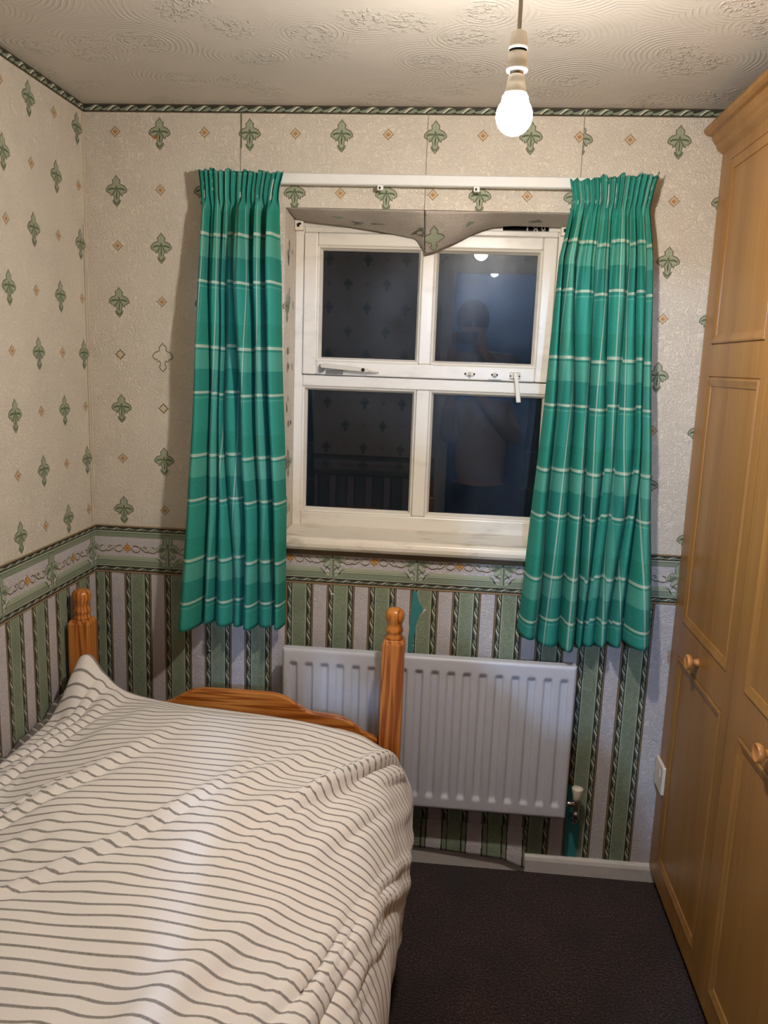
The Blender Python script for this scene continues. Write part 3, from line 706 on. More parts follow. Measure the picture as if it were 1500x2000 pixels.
# ------------------------------------------------------------------ blind brackets, loose paper
for k, (xc, lab) in enumerate(((0.599,'small cream blind bracket at the top left corner of the window reveal'),(1.386,'small cream blind bracket in the top right corner of the reveal beside the curtain'))):
    b = thing('blind_bracket', lab, 'bracket', (xc,RD-0.004,1.954), group='blind brackets in the window reveal')
    mb = MB(); mb.box((xc-0.013,RD-0.022,1.953),(xc+0.013,RD-0.001,1.983)); mb.build('bracket_body','plastic',b,0.002)
    mb = MB(); mb.box((xc-0.006,RD-0.0235,1.962),(xc+0.001,RD-0.0215,1.972)); mb.box((xc-0.001,RD-0.0235,1.968),(xc+0.006,RD-0.0215,1.974)); mb.build('slot','gapshade_screw',b)
def loose(name, x0, x1, back, label, spots, fl=None):
    """paper hanging from the front edge of the soffit; back(u)->(y,z) of its free edge"""
    mb = MB(); nu, nv = 48, 14
    def f(u, v):
        x = x0+(x1-x0)*u; yb, zb = back(u); z0 = WZ1-0.0015
        dx = 0.0
        z = z0+(zb-z0)*v-0.010*math.sin(PI*v)*min(1,(z0-zb)/0.03)*(0.6+0.4*math.sin(7*u))
        return (x+dx, 0.002+(yb-0.002)*v, z)
    mb.grid(nu, nv, f)
    for (u, v, a, b, rot, m) in spots:
        c, s = math.cos(rot), math.sin(rot); pts = []
        for k in range(10):
            t = 2*PI*k/10; rr = 0.75+0.25*math.sin(3*t+u*9)
            q = f(min(1,max(0,u+rr*(a*math.cos(t)*c-b*math.sin(t)*s))), min(1,max(0,v+rr*(a*math.cos(t)*s+b*math.sin(t)*c))))
            pts.append((q[0],q[1]-0.0008,q[2]-0.0012))
        mb.poly(pts, m)
    if fl:
        u0, v0, su, sv = fl
        for P, m, hh in ((FLEUR,3,0.0014),(FLIN,4,0.0018)):
            pts = []
            for a, b in P:
                q = f(min(1,max(0,u0+a*su)), min(1,max(0,v0-b*sv))); pts.append((q[0],q[1]-hh*0.7,q[2]-hh))
            mb.poly(pts, m)
    o = mb.build(name, ['greypaper','mould','mgreen','leafdk','leaf'], fix=False)
    so = o.modifiers.new('thickness','SOLIDIFY'); so.thickness = 0.0007; so.offset = 1
    tag(o, label, 'wallpaper', group='loose wallpaper sagging from the window head')
random.seed(11)
sp = [(random.uniform(0.1,0.95), random.uniform(0.3,0.8), 0.035, 0.07, random.uniform(0,3), random.choice([1,1,2])) for k in range(5)]+[(0.96,0.55,0.035,0.30,0.2,3)]
loose('peeling_wallpaper', 0.588, 0.978, lambda u: (0.128, interp([(0,1.985),(0.1,1.977),(0.4,1.966),(0.7,1.950),(0.93,1.934),(1,1.895)], u)),
      'damp grey wallpaper strip sagging from the left half of the window head', sp)
sp = [(0.75,0.55,0.05,0.12,0.2,1),(0.30,0.35,0.03,0.10,0.2,2)]
loose('peeling_wallpaper', 0.981, 1.399, lambda u: (0.105+0.03*u, interp([(0,1.888),(0.06,1.894),(0.22,1.925),(0.34,1.953),(0.45,1.970),(0.6,1.976),(1,1.976)], u)),
      'damp wallpaper flap with a fleur motif hanging to a point at the window middle', sp, (0.060, 0.60, 2.3, 7.5))
# loose paper over the skirting
mb = MB()
def f(u, v):
    x = 0.93+0.447*u; zt = 0.145; zb = interp([(0,0.064),(0.45,0.057),(0.84,0.046),(1,0.020)], u)
    out = 0.019+0.010*v*v*(0.4+0.8*u)
    return (x+0.004*v*u, -(0.004+(out-0.004)*smooth(0,0.75,v)), zt+(zb-zt)*v)
def strip_mat(x):
    q = (x-0.6025) % 0.128
    if q < 0.0045 or 0.0165 < q < 0.0195 or 0.0615 < q < 0.066 or 0.077 < q < 0.081: return IX['black']
    if q < 0.0165 or 0.066 <= q <= 0.077: return IX['mgreen']
    return IX['green'] if q < 0.0625 else IX['white']
mb.grid(260, 12, f, 1)
mb.mi = [strip_mat(sum(mb.v[i][0] for i in fc)/4) for fc in mb.f]
o = mb.build('loose_wallpaper', MATS, fix=False); so = o.modifiers.new('thickness','SOLIDIFY'); so.thickness = 0.0006; so.offset = -1
tag(o, 'loose striped wallpaper edge hanging over the skirting under the radiator', 'wallpaper')

# ------------------------------------------------------------------ curtain rail and curtains
rail = thing('curtain_rail', 'long white plastic curtain rail across the window head', 'curtain rail', (0.98,-0.004,2.062))
mb = MB(); mb.prism([(-0.050,2.046),(-0.054,2.049),(-0.054,2.073),(-0.050,2.076),(-0.034,2.076),(-0.034,2.046)], lambda a, b, d: (d, a, b), 0.378, 1.575); mb.build('track','track',rail,0.001)
for x in (0.45, 1.02, 1.54):
    mb = MB(); mb.box((x-0.012,-0.036,2.052),(x+0.012,-0.001,2.070)); mb.build('wall_bracket','track',rail,0.001)
for x in (0.858, 1.120):
    mb = MB(); mb.box((x-0.008,-0.052,2.034),(x+0.008,-0.036,2.047)); g = mb.build('glider','track',rail,0.001)
    mb = MB(); mb.box((x-0.004,-0.0530,2.037),(x+0.001,-0.0505,2.043)); mb.build('glider_eye','gapshade_screw',g)

def curtain(label, XL, XR, ztop, zbot, nf, seed, uoff, lean=0.0, A0=0.056, warp=1.0):
    rnd = random.Random(seed); ph = [rnd.uniform(0,6.28) for _ in range(10)]
    Wc = 1.16; NU, NV = 300, 110
    def mk():
        wts = [rnd.uniform(0.35,2.1) for _ in range(nf)]; tot = sum(wts); e = [0]
        for q in wts: e.append(e[-1]+q/tot)
        return e
    EA, EB, EC = mk(), mk(), mk()
    A1 = [rnd.choice([rnd.uniform(0.25,0.5),rnd.uniform(0.9,1.4)]) for _ in range(nf)]; A2 = [rnd.uniform(0.4,1.15) for _ in range(nf)]
    OFF = [rnd.uniform(-0.007,0.007) for _ in range(nf)]
    def fold(u, v):
        b = smooth(0.15,0.55,v); c = smooth(0.5,1.0,v)
        e = [(p+(q-p)*b)*(1-c)+r*c for p, q, r in zip(EA,EB,EC)]
        for k in range(nf):
            if u <= e[k+1] or k == nf-1: return k, (u-e[k])/(e[k+1]-e[k]), e[k+1]-e[k]
    def pos(u, v):
        zt = ztop(u); zb = zbot(u)
        z = zt+(zb-zt)*v; d = zt-z
        head = 1-smooth(0.065, 0.105, d)                      # pencil pleat heading
        fan = smooth(0.07, 0.35, d)
        uu = min(1, max(0, u+warp*0.010*math.sin(5*u+3.0*v+ph[0])*fan*math.sin(PI*u)+lean*v*math.sin(PI*u)*0.05))
        k, t, we = fold(uu, v)
        s = math.sin(2*PI*t)
        prof = 0.5-0.5*math.cos(2*PI*t)
        prof = prof**0.9; am = A1[k]+(A2[k]-A1[k])*v
        a = A0*am*(0.4+0.6*min(1.5,we*nf))*(0.55+0.45*fan+0.25*v)
        y = -0.050-a*prof
        tx = -0.11*s*we*fan           # tuck the folds under
        n2 = nf*2.3
        pp = 0.5-0.5*math.cos(2*PI*(n2*u+0.35*math.sin(9*u+ph[1])))
        small = 0.5-0.5*math.cos(2*PI*(nf*4.0*u+ph[2]))
        yh = -0.062-0.012*pp-0.004*small
        mid = math.exp(-((d-0.20)/0.13)**2)                     # gathers fanning out below the tape
        y += -0.008*mid*(0.5-0.5*math.cos(2*PI*(n2*u+0.35*math.sin(9*u+ph[1]))))
        y = y*(1-head)+yh*head
        y += -0.006*math.exp(-((d-0.080)/0.02)**2)*-1
        y += 0.006*math.sin(4*v*PI+6*u+ph[3])*fan*0.5+0.003*math.sin(19*v+13*u+ph[4])*fan
        xl, xr = XL(z), XR(z)
        x = xl+(xr-xl)*min(1.0,max(0.0,u+tx*(1-head)))
        flare = 0.006*math.exp(-(d/0.03)**2)
        x += flare*(2*u-1)
        y = min(y, -0.030)
        return (x, y, z)
    mb = MB()
    mb.grid(NU, NV, pos, 0, True, uv=lambda u, v: (u*Wc+uoff, 1.912-pos(u,v)[2]+OFF[fold(u,v)[0]]))
    t = thing('curtain', label, 'curtain', ((XL(2.0)+XR(2.0))/2,-0.06,1.4), group='green tartan curtains')
    o = mb.build('curtain_cloth','tartan',t,fix=False)
    so = o.modifiers.new('thickness','SOLIDIFY'); so.thickness = 0.0016; so.offset = 1
    # heading tape on the back
    mb = MB(); mb.grid(120, 3, lambda u, v: (lambda q: (q[0], q[1]+0.004, q[2]))(pos(0.01+0.98*u, 0.012+0.045*v))); tp = mb.build('heading_tape','track',t,fix=False)
    so = tp.modifiers.new('thickness','SOLIDIFY'); so.thickness = 0.001
    return pos
curtain('green tartan curtain hanging left of the window, narrower one',
        lambda z: interp([(0.77,0.286),(1.121,0.318),(1.705,0.352),(2.08,0.362)], z),
        lambda z: interp([(0.77,0.611),(1.136,0.611),(1.45,0.597),(1.71,0.590),(1.95,0.580),(2.0,0.579),(2.08,0.588)], z),
        lambda u: 2.078-0.003*math.sin(31*u)-0.002*math.sin(67*u)-0.006*u, lambda u: interp([(0,0.785),(0.06,0.785),(0.08,0.768),(0.2,0.768),(0.22,0.778),(0.6,0.772),(1,0.780)], u), 7, 23, 0.06)
curtain('green tartan curtain hanging right of the window next to the wardrobe',
        lambda z: interp([(0.77,1.303),(0.917,1.312),(1.46,1.339),(1.866,1.352),(1.98,1.372),(2.01,1.376),(2.08,1.369)], z),
        lambda z: interp([(0.77,1.694),(1.0,1.678),(1.46,1.634),(1.872,1.603),(2.0,1.583),(2.09,1.590)], z),
        lambda u: 2.068+0.016*u-0.004*math.sin(29*u)-0.003*math.sin(61*u)-0.010*math.exp(-((u-0.16)/0.05)**2), lambda u: interp([(0,0.812),(0.12,0.800),(0.14,0.782),(0.3,0.772),(0.6,0.776),(0.8,0.796),(1,0.806)], u), 8, 9, 0.19, lean=0.6, A0=0.054)

# ------------------------------------------------------------------ pendant light
PX, PY = 1.166, -0.95
pt = thing('pendant_light', 'bare lit bulb hanging on a white cord from the ceiling', 'lamp', (PX,PY,H))
mb = MB(); mb.lathe([(0.040,-0.004),(0.040,0.0),(0.0,0.0)][:2],(PX,PY,H)); mb.lathe([(0.020,-0.026),(0.036,-0.018),(0.040,-0.004)],(PX,PY,H)); mb.build('ceiling_rose','plastic',pt)
mb = MB(); mb.tube([(PX,PY,H-0.02),(PX,PY,2.18),(PX,PY,2.094)],0.0034,10); mb.build('cord','cord',pt)
mb = MB(); mb.lathe([(0.006,2.099),(0.0105,2.0985),(0.0125,2.096),(0.0150,2.076),(0.0153,2.071),(0.0140,2.071),(0.0140,2.074)],(PX,PY,0),n=40); lh = mb.build('lampholder','plastic',pt)
mb = MB(); mb.lathe([(0.0138,2.074),(0.0138,2.064)],(PX,PY,0)); mb.build('holder_gap','gapshade_screw',lh)
mb = MB(); mb.lathe([(0.0140,2.067),(0.0152,2.067),(0.0155,2.064),(0.0157,2.045),(0.0157,2.0425)],(PX,PY,0),n=40); mb.build('shade_ring','plastic',lh)
mb = MB(); mb.lathe([(0.0157,2.0445),(0.0172,2.0440),(0.0175,2.0415),(0.0168,2.0395),(0.0150,2.0395)],(PX,PY,0),n=40); mb.build('ring_lip','white_gloss',lh)
mb = MB(); mb.lathe([(0.0110,2.047),(0.0110,2.032)],(PX,PY,0)); mb.build('bayonet_cap','chrome',pt)
mb = MB(); mb.lathe([(0.0110,2.034),(0.0135,2.032),(0.0150,2.020),(0.0178,2.0085),(0.0205,2.002)],(PX,PY,0),n=40); mb.build('bulb_base','plastic',pt)
mb = MB(); R0 = 0.0295
prof = [(0.0204,2.0022)]+[(R0*math.sin(a), 1.9725+R0*math.cos(a)*1.02) for a in (0.85,1.05,1.25,1.45,1.65,1.85,2.05,2.25,2.45,2.65,2.85,3.0)]
mb.lathe(prof,(PX,PY,0),n=40); mb.build('bulb','glow',pt)

# ------------------------------------------------------------------ radiator
RX0, RX1, RZ0, RZ1, RY = 0.612, 1.484, 0.236, 0.722, -0.096
rad = thing('radiator', 'white enamelled ribbed panel radiator under the window', 'radiator', (1.05,-0.06,RZ0))
NCH = 18; pitch = (RX1-RX0-0.020)/NCH
def rp(u, v):
    x = RX0+(RX1-RX0)*u; z = RZ0+(RZ1-RZ0)*v
    k = (x-RX0-0.010)/pitch; fr = abs(k-math.floor(k)-0.5)*pitch
    g = 1-smooth(0.0075, 0.0145, fr)
    lim = smooth(0.036,0.050,z-RZ0)*smooth(0.040,0.054,RZ1-z)
    e = min(x-RX0, RX1-x, z-RZ0, RZ1-z); rnd = 0.006*(1-smooth(0,0.007,e))
    if k < 0 or k > NCH: g = 0
    return (x, RY+0.0095*g*lim+rnd, z)
mb = MB(); mb.grid(NCH*18, 90, rp); pf = mb.build('front_panel','rad',rad,fix=False)
so = pf.modifiers.new('thickness','SOLIDIFY'); so.thickness = 0.004; so.offset = -1
mb = MB(); mb.box((RX0+0.004,RY+0.022,RZ0+0.004),(RX1-0.004,RY+0.034,RZ1-0.004)); mb.build('back_panel','rad',rad,0.003)
mb = MB(); mb.box((RX0+0.0015,RY+0.005,RZ1-0.010),(RX1-0.0015,RY+0.030,RZ1-0.001)); mb.box((RX0+0.0015,RY+0.005,RZ0+0.001),(RX1-0.0015,RY+0.030,RZ0+0.008))
mb.box((RX0+0.0015,RY+0.005,RZ0+0.008),(RX0+0.006,RY+0.030,RZ1-0.010)); mb.box((RX1-0.006,RY+0.005,RZ0+0.008),(RX1-0.0015,RY+0.030,RZ1-0.010)); mb.build('edge_seam','rad',rad,0.002)
for x in (RX0+0.14, RX1-0.14):
    mb = MB(); mb.box((x-0.015,RY+0.034,RZ0+0.06),(x+0.015,-0.0045,RZ1-0.06)); mb.build('wall_bracket','rad',rad)
vx, vy = 1.519, -0.062
mb = MB(); mb.tube([(RX1-0.006,vy,RZ0+0.035),(vx,vy,RZ0+0.035)],0.009,14); mb.build('union_nut','chrome',rad)
mb = MB(); mb.lathe([(0.006,RZ0-0.012),(0.011,RZ0-0.012),(0.011,RZ0+0.008),(0.008,RZ0+0.010),(0.0105,RZ0+0.022),(0.0105,RZ0+0.048),(0.008,RZ0+0.054)],(vx,vy,0),n=20); vv = mb.build('valve_body','chrome',rad)
mb = MB(); mb.lathe([(0.010,RZ0+0.050),(0.0125,RZ0+0.052),(0.0135,RZ0+0.066),(0.0165,RZ0+0.080),(0.0172,RZ0+0.086),(0.0165,RZ0+0.0885),(0.004,RZ0+0.0895)],(vx,vy,0),n=28); mb.build('valve_cap','plastic',vv)
mb = MB(); mb.tube([(vx,vy,RZ0-0.010),(vx,vy,RZ0-0.022),(vx,vy+0.008,RZ0-0.032),(vx,-0.003,RZ0-0.034)],0.0065,12); mb.build('pipe_tail','chrome',rad)

# ------------------------------------------------------------------ wardrobes
WX = 1.768; WE = -2.08; DW = 0.5155; TOPZ = 2.205
wd = thing('fitted_wardrobe', 'oak veneer fitted wardrobe with panelled doors along the right side', 'wardrobe', (2.06,-1.04,0))
mb = MB(); mb.box((WX+0.020,WE,0.0),(WR-0.003,-0.004,TOPZ-0.004)); mb.build('carcass','veneer',wd)
mb = MB(); mb.box((WX+0.022,WE,0.0),(WX+0.030,-0.003,0.05)); mb.build('plinth','veneer',wd)
mb = MB()
cprof = [(0.020,2.148),(0.0,2.148),(-0.006,2.152),(-0.014,2.158),(-0.018,2.164),(-0.019,2.170),(-0.026,2.176),(-0.031,2.186),(-0.033,2.192),(-0.044,2.194),(-0.052,2.199),(-0.055,2.206),(-0.052,2.213),(-0.046,2.216),(-0.038,2.217),(0.020,2.217)]
mb.prism(cprof, lambda a, b, d: (WX+a, d, b), WE, -0.003); mb.build('cornice','veneer',wd,0.001)
def door(k):
    y1 = -0.006-k*DW; y0 = y1-DW+0.003; z0, z1 = 0.048, 2.150; x = WX
    mb = MB()
    py0, py1 = y0+0.047, y1-0.074
    # mirror the layout so that the wide stile sits by the wall on the first door
    panels = [(py0,py1,0.112,0.772),(py0,py1,0.872,1.566),(py0,py1,1.648,2.118)]
    ys = [y0,py0,py1,y1]; zs = [z0]
    for a in panels: zs += [a[2],a[3]]
    zs.append(z1)
    for i in range(3):
        for j in range(7):
            if i == 1 and j % 2 == 1: continue
            mb.poly([(x,ys[i],zs[j]),(x,ys[i+1],zs[j]),(x,ys[i+1],zs[j+1]),(x,ys[i],zs[j+1])])
    for a0, a1, b0, b1 in panels:
        steps = [(0,0),(0.0012,0.0032),(0.0030,0.0032),(0.0040,-0.0022),(0.0085,-0.0030),(0.0125,-0.0016),(0.0190,0.0004),(0.0255,0.0020),(0.0262,0.0052),(0.0285,0.0052)]
        for (d0,h0),(d1,h1) in zip(steps, steps[1:]):
            O = [(a0+d0,b0+d0),(a1-d0,b0+d0),(a1-d0,b1-d0),(a0+d0,b1-d0)]; I = [(a0+d1,b0+d1),(a1-d1,b0+d1),(a1-d1,b1-d1),(a0+d1,b1-d1)]
            for q in range(4):
                r = (q+1) % 4
                mb.poly([(x+h0,O[q][0],O[q][1]),(x+h0,O[r][0],O[r][1]),(x+h1,I[r][0],I[r][1]),(x+h1,I[q][0],I[q][1])])
        d, h = steps[-1]
        mb.poly([(x+h,a0+d,b0+d),(x+h,a1-d,b0+d),(x+h,a1-d,b1-d),(x+h,a0+d,b1-d)])
    T = 0.018
    for A, B in (((y0,z0),(y1,z0)),((y1,z0),(y1,z1)),((y1,z1),(y0,z1)),((y0,z1),(y0,z0))):
        mb.poly([(x,A[0],A[1]),(x,B[0],B[1]),(x+T,B[0],B[1]),(x+T,A[0],A[1])])
    mb.poly([(x+T,y0,z0),(x+T,y1,z0),(x+T,y1,z1),(x+T,y0,z1)])
    bm_fix = mb.build('door','veneer',wd)
    ky = y1-0.258; kz = 0.818
    mb = MB(); mb.lathe([(0.0105,0.002),(0.0110,-0.004),(0.0090,-0.008),(0.0085,-0.012),(0.0110,-0.016),(0.0170,-0.019),(0.0205,-0.023),(0.0205,-0.030),(0.0185,-0.0330),(0.0160,-0.0325),(0.0130,-0.0300),(0.003,-0.0290)],(WX,ky,kz),'X',32)
    mb.build('knob','knobwood',bm_fix)
for k in range(4): door(k)
so_ = thing('wall_socket', 'small white plastic socket plate by the wardrobe edge near the radiator', 'socket', (WX-0.001,-0.048,0.38))
mb = MB(); mb.box((WX-0.0115,-0.0895,0.335),(WX-0.0008,-0.004,0.422)); mb.build('plate','plastic',so_,0.003)
mb = MB(); mb.box((WX-0.0135,-0.066,0.382),(WX-0.011,-0.054,0.402)); mb.build('rocker','white_gloss',so_,0.001)

# ------------------------------------------------------------------ bed
bed = thing('pine_bed', 'orange pine single bed with turned posts and shaped footboard', 'bed', (0.50,-1.15,0))
PYC = -0.205; HP = 0.031
def post(xc, yc, top):
    mb = MB()
    O = [(xc-HP,yc-HP),(xc+HP,yc-HP),(xc+HP,yc+HP),(xc-HP,yc+HP)]
    zs = top-0.0885; ch = 0.012
    prev = None
    lv = [(0.0,HP),(zs-ch,HP),(zs,HP-0.006)]
    # square shaft with chamfered shoulder
    for z, h in lv:
        ringv = [mb.vert((xc+a*h,yc+b*h,z)) for a, b in ((-1,-1),(1,-1),(1,1),(-1,1))]
        if prev:
            for q in range(4): mb.face((prev[q],prev[(q+1)%4],ringv[(q+1)%4],ringv[q]))
        else: mb.face(ringv[::-1])
        prev = ringv
    mb.face(prev)
    shaft = mb.build('post','pine',bed,0.0025)
    mb = MB()
    mb.lathe([(0.0245,zs-0.001),(0.0250,zs+0.004),(0.0228,zs+0.009),(0.0215,zs+0.013),(0.0222,zs+0.017),(0.0248,zs+0.021),(0.0252,zs+0.025),(0.0236,zs+0.030),(0.0212,zs+0.036),(0.0208,zs+0.041),(0.0224,zs+0.047),(0.0252,zs+0.054),(0.0268,zs+0.062),(0.0268,zs+0.069),(0.0255,zs+0.076),(0.0222,zs+0.082),(0.0165,zs+0.086),(0.0090,zs+0.088),(0.0015,zs+0.0885)],(xc,yc,0),n=36)
    mb.build('finial','pine',shaft)
for xc in (0.0455, 0.954): post(xc, PYC, 0.901)
for xc in (0.0455, 0.954): post(xc, -2.150, 0.96)
half = [(0.408,0.508),(0.361,0.527),(0.335,0.548),(0.307,0.563),(0.28,0.569),(0.255,0.571),(0.225,0.572),(0.200,0.577),(0.180,0.588),(0.158,0.603),(0.137,0.614),(0.115,0.621),(0.090,0.6245),(0.0,0.6255)]
def board(yc, dz, name):
    mb = MB(); pts = [(0.9235,0.30+dz)]+[(0.50+a+0.013, b+dz) for a, b in half]+[(0.50-a, b+dz) for a, b in half[::-1]][1:]+[(0.0765,0.30+dz)]
    pts = [(min(0.9235,max(0.0765,a)), b) for a, b in pts]
    mb.prism(pts, lambda a, b, d: (a, d, b), yc-0.010, yc+0.010); mb.build(name,'pineh',bed,0.004)
board(PYC, 0, 'footboard'); board(-2.150, 0.16, 'headboard')
for x in (0.050, 0.922):
    mb = MB(); mb.box((x-0.011,-2.12,0.26),(x+0.011,-0.236,0.36)); mb.build('side_rail','pineh',bed,0.003)
mb = MB(); mb.box((0.055,-2.09,0.363),(0.945,-0.285,0.515))
tag(mb.build('mattress','mattress',None,0.03,4), 'white mattress on the pine bed under the striped duvet', 'mattress')

# duvet
rnd = random.Random(21)
ridges = []
for k in range(74):
    q = rnd.uniform(0.15, 1.75); ridges.append((q, rnd.uniform(-1.7,-0.35), rnd.uniform(0.10,0.36), rnd.uniform(0.008,0.024), rnd.uniform(0.004,0.016), rnd.uniform(0.22,0.62)))
def wrinkle(x, y):
    h = 0.0
    for q, yc, ln, wd_, a, sl in ridges:
        d = (x-sl*y)-q+0.018*math.sin(9*y+q*7)
        if abs(d) < 4*wd_:
            h += a*(math.exp(-(d/wd_)**2)-0.45*math.exp(-((d-1.9*wd_)/(1.3*wd_))**2))*math.exp(-((y-yc)/ln)**2)
    h += 0.004*math.sin(11*x+5*y)+0.003*math.sin(17*y-6*x+1)+0.002*math.sin(33*x+21*y)
    return h
Y0, Y1 = -0.280, -2.00
def section(y):
    t = smooth(-0.262, -0.42, y); e = smooth(-0.30, -1.3, y)
    lf = max(0.0, 1-abs(y+0.285)/0.15)**1.4            # propped corner against the post
    top = lambda a, b: a+(b-a)*t
    hump = 0.018*math.exp(-((y+0.75)/0.35)**2)
    P = [(0.050+0.01*(1-t), top(0.610,0.578)+0.055*lf), (0.092, top(0.615,0.594)+0.112*lf), (0.135, top(0.612,0.604)+0.062*lf), (0.20, top(0.605,0.612)+0.016*lf), (0.33, top(0.590,0.622)+hump),
         (0.50, top(0.578,0.626)+hump), (0.66, top(0.566,0.622)+hump), (0.80, top(0.548,0.606)+0.6*hump), (0.90, top(0.520,0.577)), (0.965-0.008*e, top(0.480,0.530)),
         (1.004-0.010*e, top(0.425,0.455)), (1.020-0.006*e, top(0.36,0.36)), (1.012-0.014*e, 0.25), (1.000-0.026*e, 0.15), (0.992-0.030*e, 0.075)]
    return P
NU, NV = 210, 260
cols = []
for j in range(NV+1):
    v = j/NV; y = Y0+(Y1-Y0)*v
    cols.append(catmull([(a,b,0) for a, b in section(y)], NU))
def duv(u, v):
    j = round(v*NV); i = round(u*NU); y = Y0+(Y1-Y0)*v
    p = cols[j][i]; a = cols[j][max(i-1,0)]; b = cols[j][min(i+1,NU)]
    tx, tz = b.x-a.x, b.y-a.y; L = math.hypot(tx,tz) or 1; nx, nz = -tz/L, tx/L
    s = u*1.55
    ed = smooth(0,0.05,u)*smooth(0,0.03,v)
    h = wrinkle(s, y)*ed
    side = smooth(0.62,0.80,u)
    h = h*(1-0.65*side)+side*ed*smooth(0,0.12,v)*0.5*(0.014*math.sin(13*y+2.2*math.sin(4*y)+5*u)+0.008*math.sin(31*y+9*u+1))
    dy = -0.012*math.sin(PI*min(1,u*1.2))*(1-smooth(0,0.02,v))*0
    return (p.x+nx*h, y+0.010*side*math.sin(9*u+4*y)+dy, p.y+nz*h)
mb = MB(); mb.grid(NU, NV, duv, 0, True, uv=lambda u, v: (u*1.55, v*(Y0-Y1)))
# rolled far edge of the duvet
mb.grid(NU, 6, lambda u, v: (lambda q: (q[0], q[1]+0.016*math.sin(v*PI/2), q[2]-0.10*v*v*(1 if q[2] > 0.2 else 0.3)))(duv(u,0)), 0, True, uv=lambda u, v: (u*1.55, -0.02-0.08*v))
dv = thing('duvet', 'crumpled white duvet with thin grey stripes spread over the bed', 'duvet', (0.5,-1.1,0.5))
top = mb.build('duvet_cover','duvet',dv,fix=False)
so = top.modifiers.new('thickness','SOLIDIFY'); so.thickness = 0.012; so.offset = -1
mb = MB()
def under(u, v):
    y = -0.31+(Y1+0.31)*v; q = section(y)[0]; zi = q[1]+0.004
    zo = interp([(-2,0.585),(-0.8,0.560),(-0.58,0.566),(-0.43,0.580),(-0.31,0.592)], y)+0.006*math.sin(37*y)+0.004*math.sin(71*y)
    return (0.068-0.060*u+0.004*math.sin(25*y), y, zi+(zo-zi)*u+0.006*math.sin(PI*u)-0.004)
mb.grid(10, 160, under, 0, True, uv=lambda u, v: (u*0.08, v*1.7+u*0.05))
ud = mb.build('duvet_underside','duvetr',dv,fix=False); ud['label'] = 'grey reverse side of the duvet with white stripes turned up along the wall'
so = ud.modifiers.new('thickness','SOLIDIFY'); so.thickness = 0.003; so.offset = 0

# ------------------------------------------------------------------ person holding the phone (seen in the window's reflection)
def skinned(name, V, E, mat, parent, sub=2):
    me = bpy.data.meshes.new(name); off = Vector(parent['_o'])
    me.from_pydata([tuple(Vector(v[:3])-off) for v in V], E, [])
    me.materials.append(M_[mat]); o = bpy.data.objects.new(name, me); C.objects.link(o); o.parent = parent; o['_o'] = parent['_o']
    sk = o.modifiers.new('skin','SKIN'); sk.use_smooth_shade = True
    for sv, v in zip(me.skin_vertices[0].data, V):
        r = v[3]; sv.radius = r if isinstance(r, tuple) else (r, r); sv.use_root = False
    me.skin_vertices[0].data[0].use_root = True
    ss = o.modifiers.new('subdivision','SUBSURF'); ss.levels = sub; ss.render_levels = sub
    return o
BX, BY = 1.27, -2.66
ps = thing('person', 'person in cream sweater and dark trousers standing at the doorway taking the photo', 'person', (BX,BY,0))
hx = 1.17
V = [(BX,BY,0.93,(0.15,0.10)),(BX,BY,1.08,(0.135,0.095)),(BX-0.005,BY,1.25,(0.155,0.105)),(BX-0.02,BY,1.38,(0.13,0.085)),(BX-0.035,BY+0.005,1.46,0.055),(BX-0.05,BY+0.02,1.53,0.055),(hx,BY+0.03,1.60,(0.070,0.085)),(hx,BY+0.03,1.67,(0.078,0.095)),(hx,BY+0.025,1.735,(0.055,0.07)),
     (BX-0.16,BY,1.40,0.058),(BX-0.23,BY+0.07,1.19,0.045),(BX-0.225,BY+0.235,1.44,0.030),(BX-0.215,BY+0.262,1.51,0.024),
     (BX+0.14,BY,1.40,0.058),(BX+0.22,BY+0.07,1.20,0.045),(BX+0.00,BY+0.235,1.45,0.030),(BX-0.055,BY+0.258,1.51,0.024),
     (BX-0.085,BY,0.85,0.098),(BX-0.095,BY+0.01,0.49,0.062),(BX-0.10,BY-0.02,0.09,0.042),(BX-0.105,BY+0.10,0.04,0.036),
     (BX+0.085,BY,0.85,0.098),(BX+0.10,BY+0.01,0.49,0.062),(BX+0.11,BY-0.02,0.09,0.042),(BX+0.115,BY+0.10,0.04,0.036)]
E_ = [(0,1),(1,2),(2,3),(3,4),(4,5),(5,6),(6,7),(7,8),(3,9),(9,10),(10,11),(11,12),(3,13),(13,14),(14,15),(15,16),(0,17),(17,18),(18,19),(19,20),(0,21),(21,22),(22,23),(23,24)]
skinned('body', V, E_, 'skin', ps)
grow = lambda r, k: tuple(q*k for q in r) if isinstance(r, tuple) else r*k
sel = [0,1,2,3,4,9,10,11,13,14,15]
SV = [(*V[i][:3], grow(V[i][3], 1.30)) for i in sel]
SV[0] = (BX,BY,0.87,(0.192,0.138))
mp = {i: k for k, i in enumerate(sel)}
skinned('sweater', SV, [(mp[a],mp[b]) for a, b in E_ if a in mp and b in mp], 'sweater', ps)
sel = [0,17,18,19,21,22,23]; mp = {i: k for k, i in enumerate(sel)}
skinned('trousers', [(*V[i][:3], grow(V[i][3], 1.12)) for i in sel], [(mp[a],mp[b]) for a, b in E_ if a in mp and b in mp], 'trousers', ps)
mb = MB()
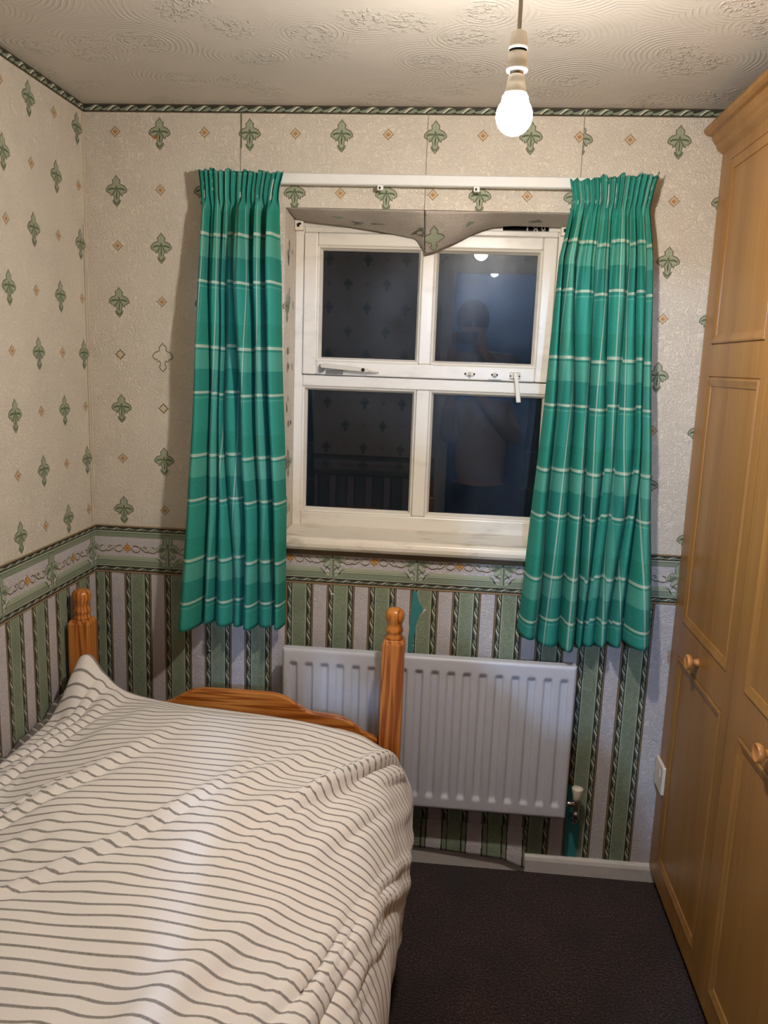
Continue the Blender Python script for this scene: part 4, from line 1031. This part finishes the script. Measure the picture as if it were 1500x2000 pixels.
def hair(u, v):
    a = 2*PI*u; t = v*PI*0.62; k = 1+0.02*math.sin(9*a)
    return (hx+0.092*k*math.sin(t)*math.cos(a), BY+0.010+0.108*k*math.sin(t)*math.sin(a)-0.010, 1.672+0.112*k*math.cos(t)-(0.05*max(0,-math.sin(a))*v))
mb.grid(32, 14, hair); h_ = mb.build('hair','hair',ps,fix=False); h_.modifiers.new('thickness','SOLIDIFY').thickness = 0.012
# face and fingers
mb = MB(); fy = BY+0.118
for sx in (-1,1):
    mb = MB(); mb.lathe([(0.001,-0.004),(0.009,-0.003),(0.012,0.003)],(hx+sx*0.030,fy-0.004,1.655),'Y',12); mb.build('eye','hair',ps)
mb = MB(); mb.tube([(hx,fy-0.006,1.655),(hx,fy+0.014,1.625),(hx,fy-0.004,1.615)],[0.007,0.011,0.008],10); mb.build('nose','skin',ps)
mb = MB(); mb.tube([(hx-0.022,fy-0.018,1.588),(hx,fy-0.008,1.586),(hx+0.022,fy-0.018,1.588)],[0.004,0.007,0.004],10); mb.build('mouth','rust',ps)
for sx, px in ((-1,BX-0.215),(1,BX-0.055)):
    for k in range(4):
        z = 1.540+k*0.017; mb = MB()
        inn = -sx*0.018
        mb.tube([(px,BY+0.262,z-0.006),(px-sx*0.004,BY+0.272,z),(px+inn*0.5,BY+0.2745,z+0.002),(px+inn,BY+0.2680,z+0.003)],[0.009,0.008,0.0075,0.007],8); mb.build('finger','skin',ps)
    mb = MB(); mb.tube([(px,BY+0.255,1.520),(px-sx*0.018,BY+0.262,1.530),(px-sx*0.040,BY+0.266,1.548)],[0.011,0.010,0.008],8); mb.build('thumb','skin',ps)
ph = thing('mobile_phone', 'black mobile phone held up by the person in the reflection', 'phone', (1.132,BY+0.276,1.56))
mb = MB(); mb.box((1.062,-2.3885,1.528),(1.202,-2.3805,1.600)); mb.build('phone_case','phone',ph,0.003)
mb = MB(); mb.lathe([(0.006,-0.0005),(0.006,0.0015)],(1.085,-2.3805,1.583),'Y',16); mb.build('lens','glass',ph)

for o in list(bpy.data.objects):
    if '_o' in o: del o['_o']
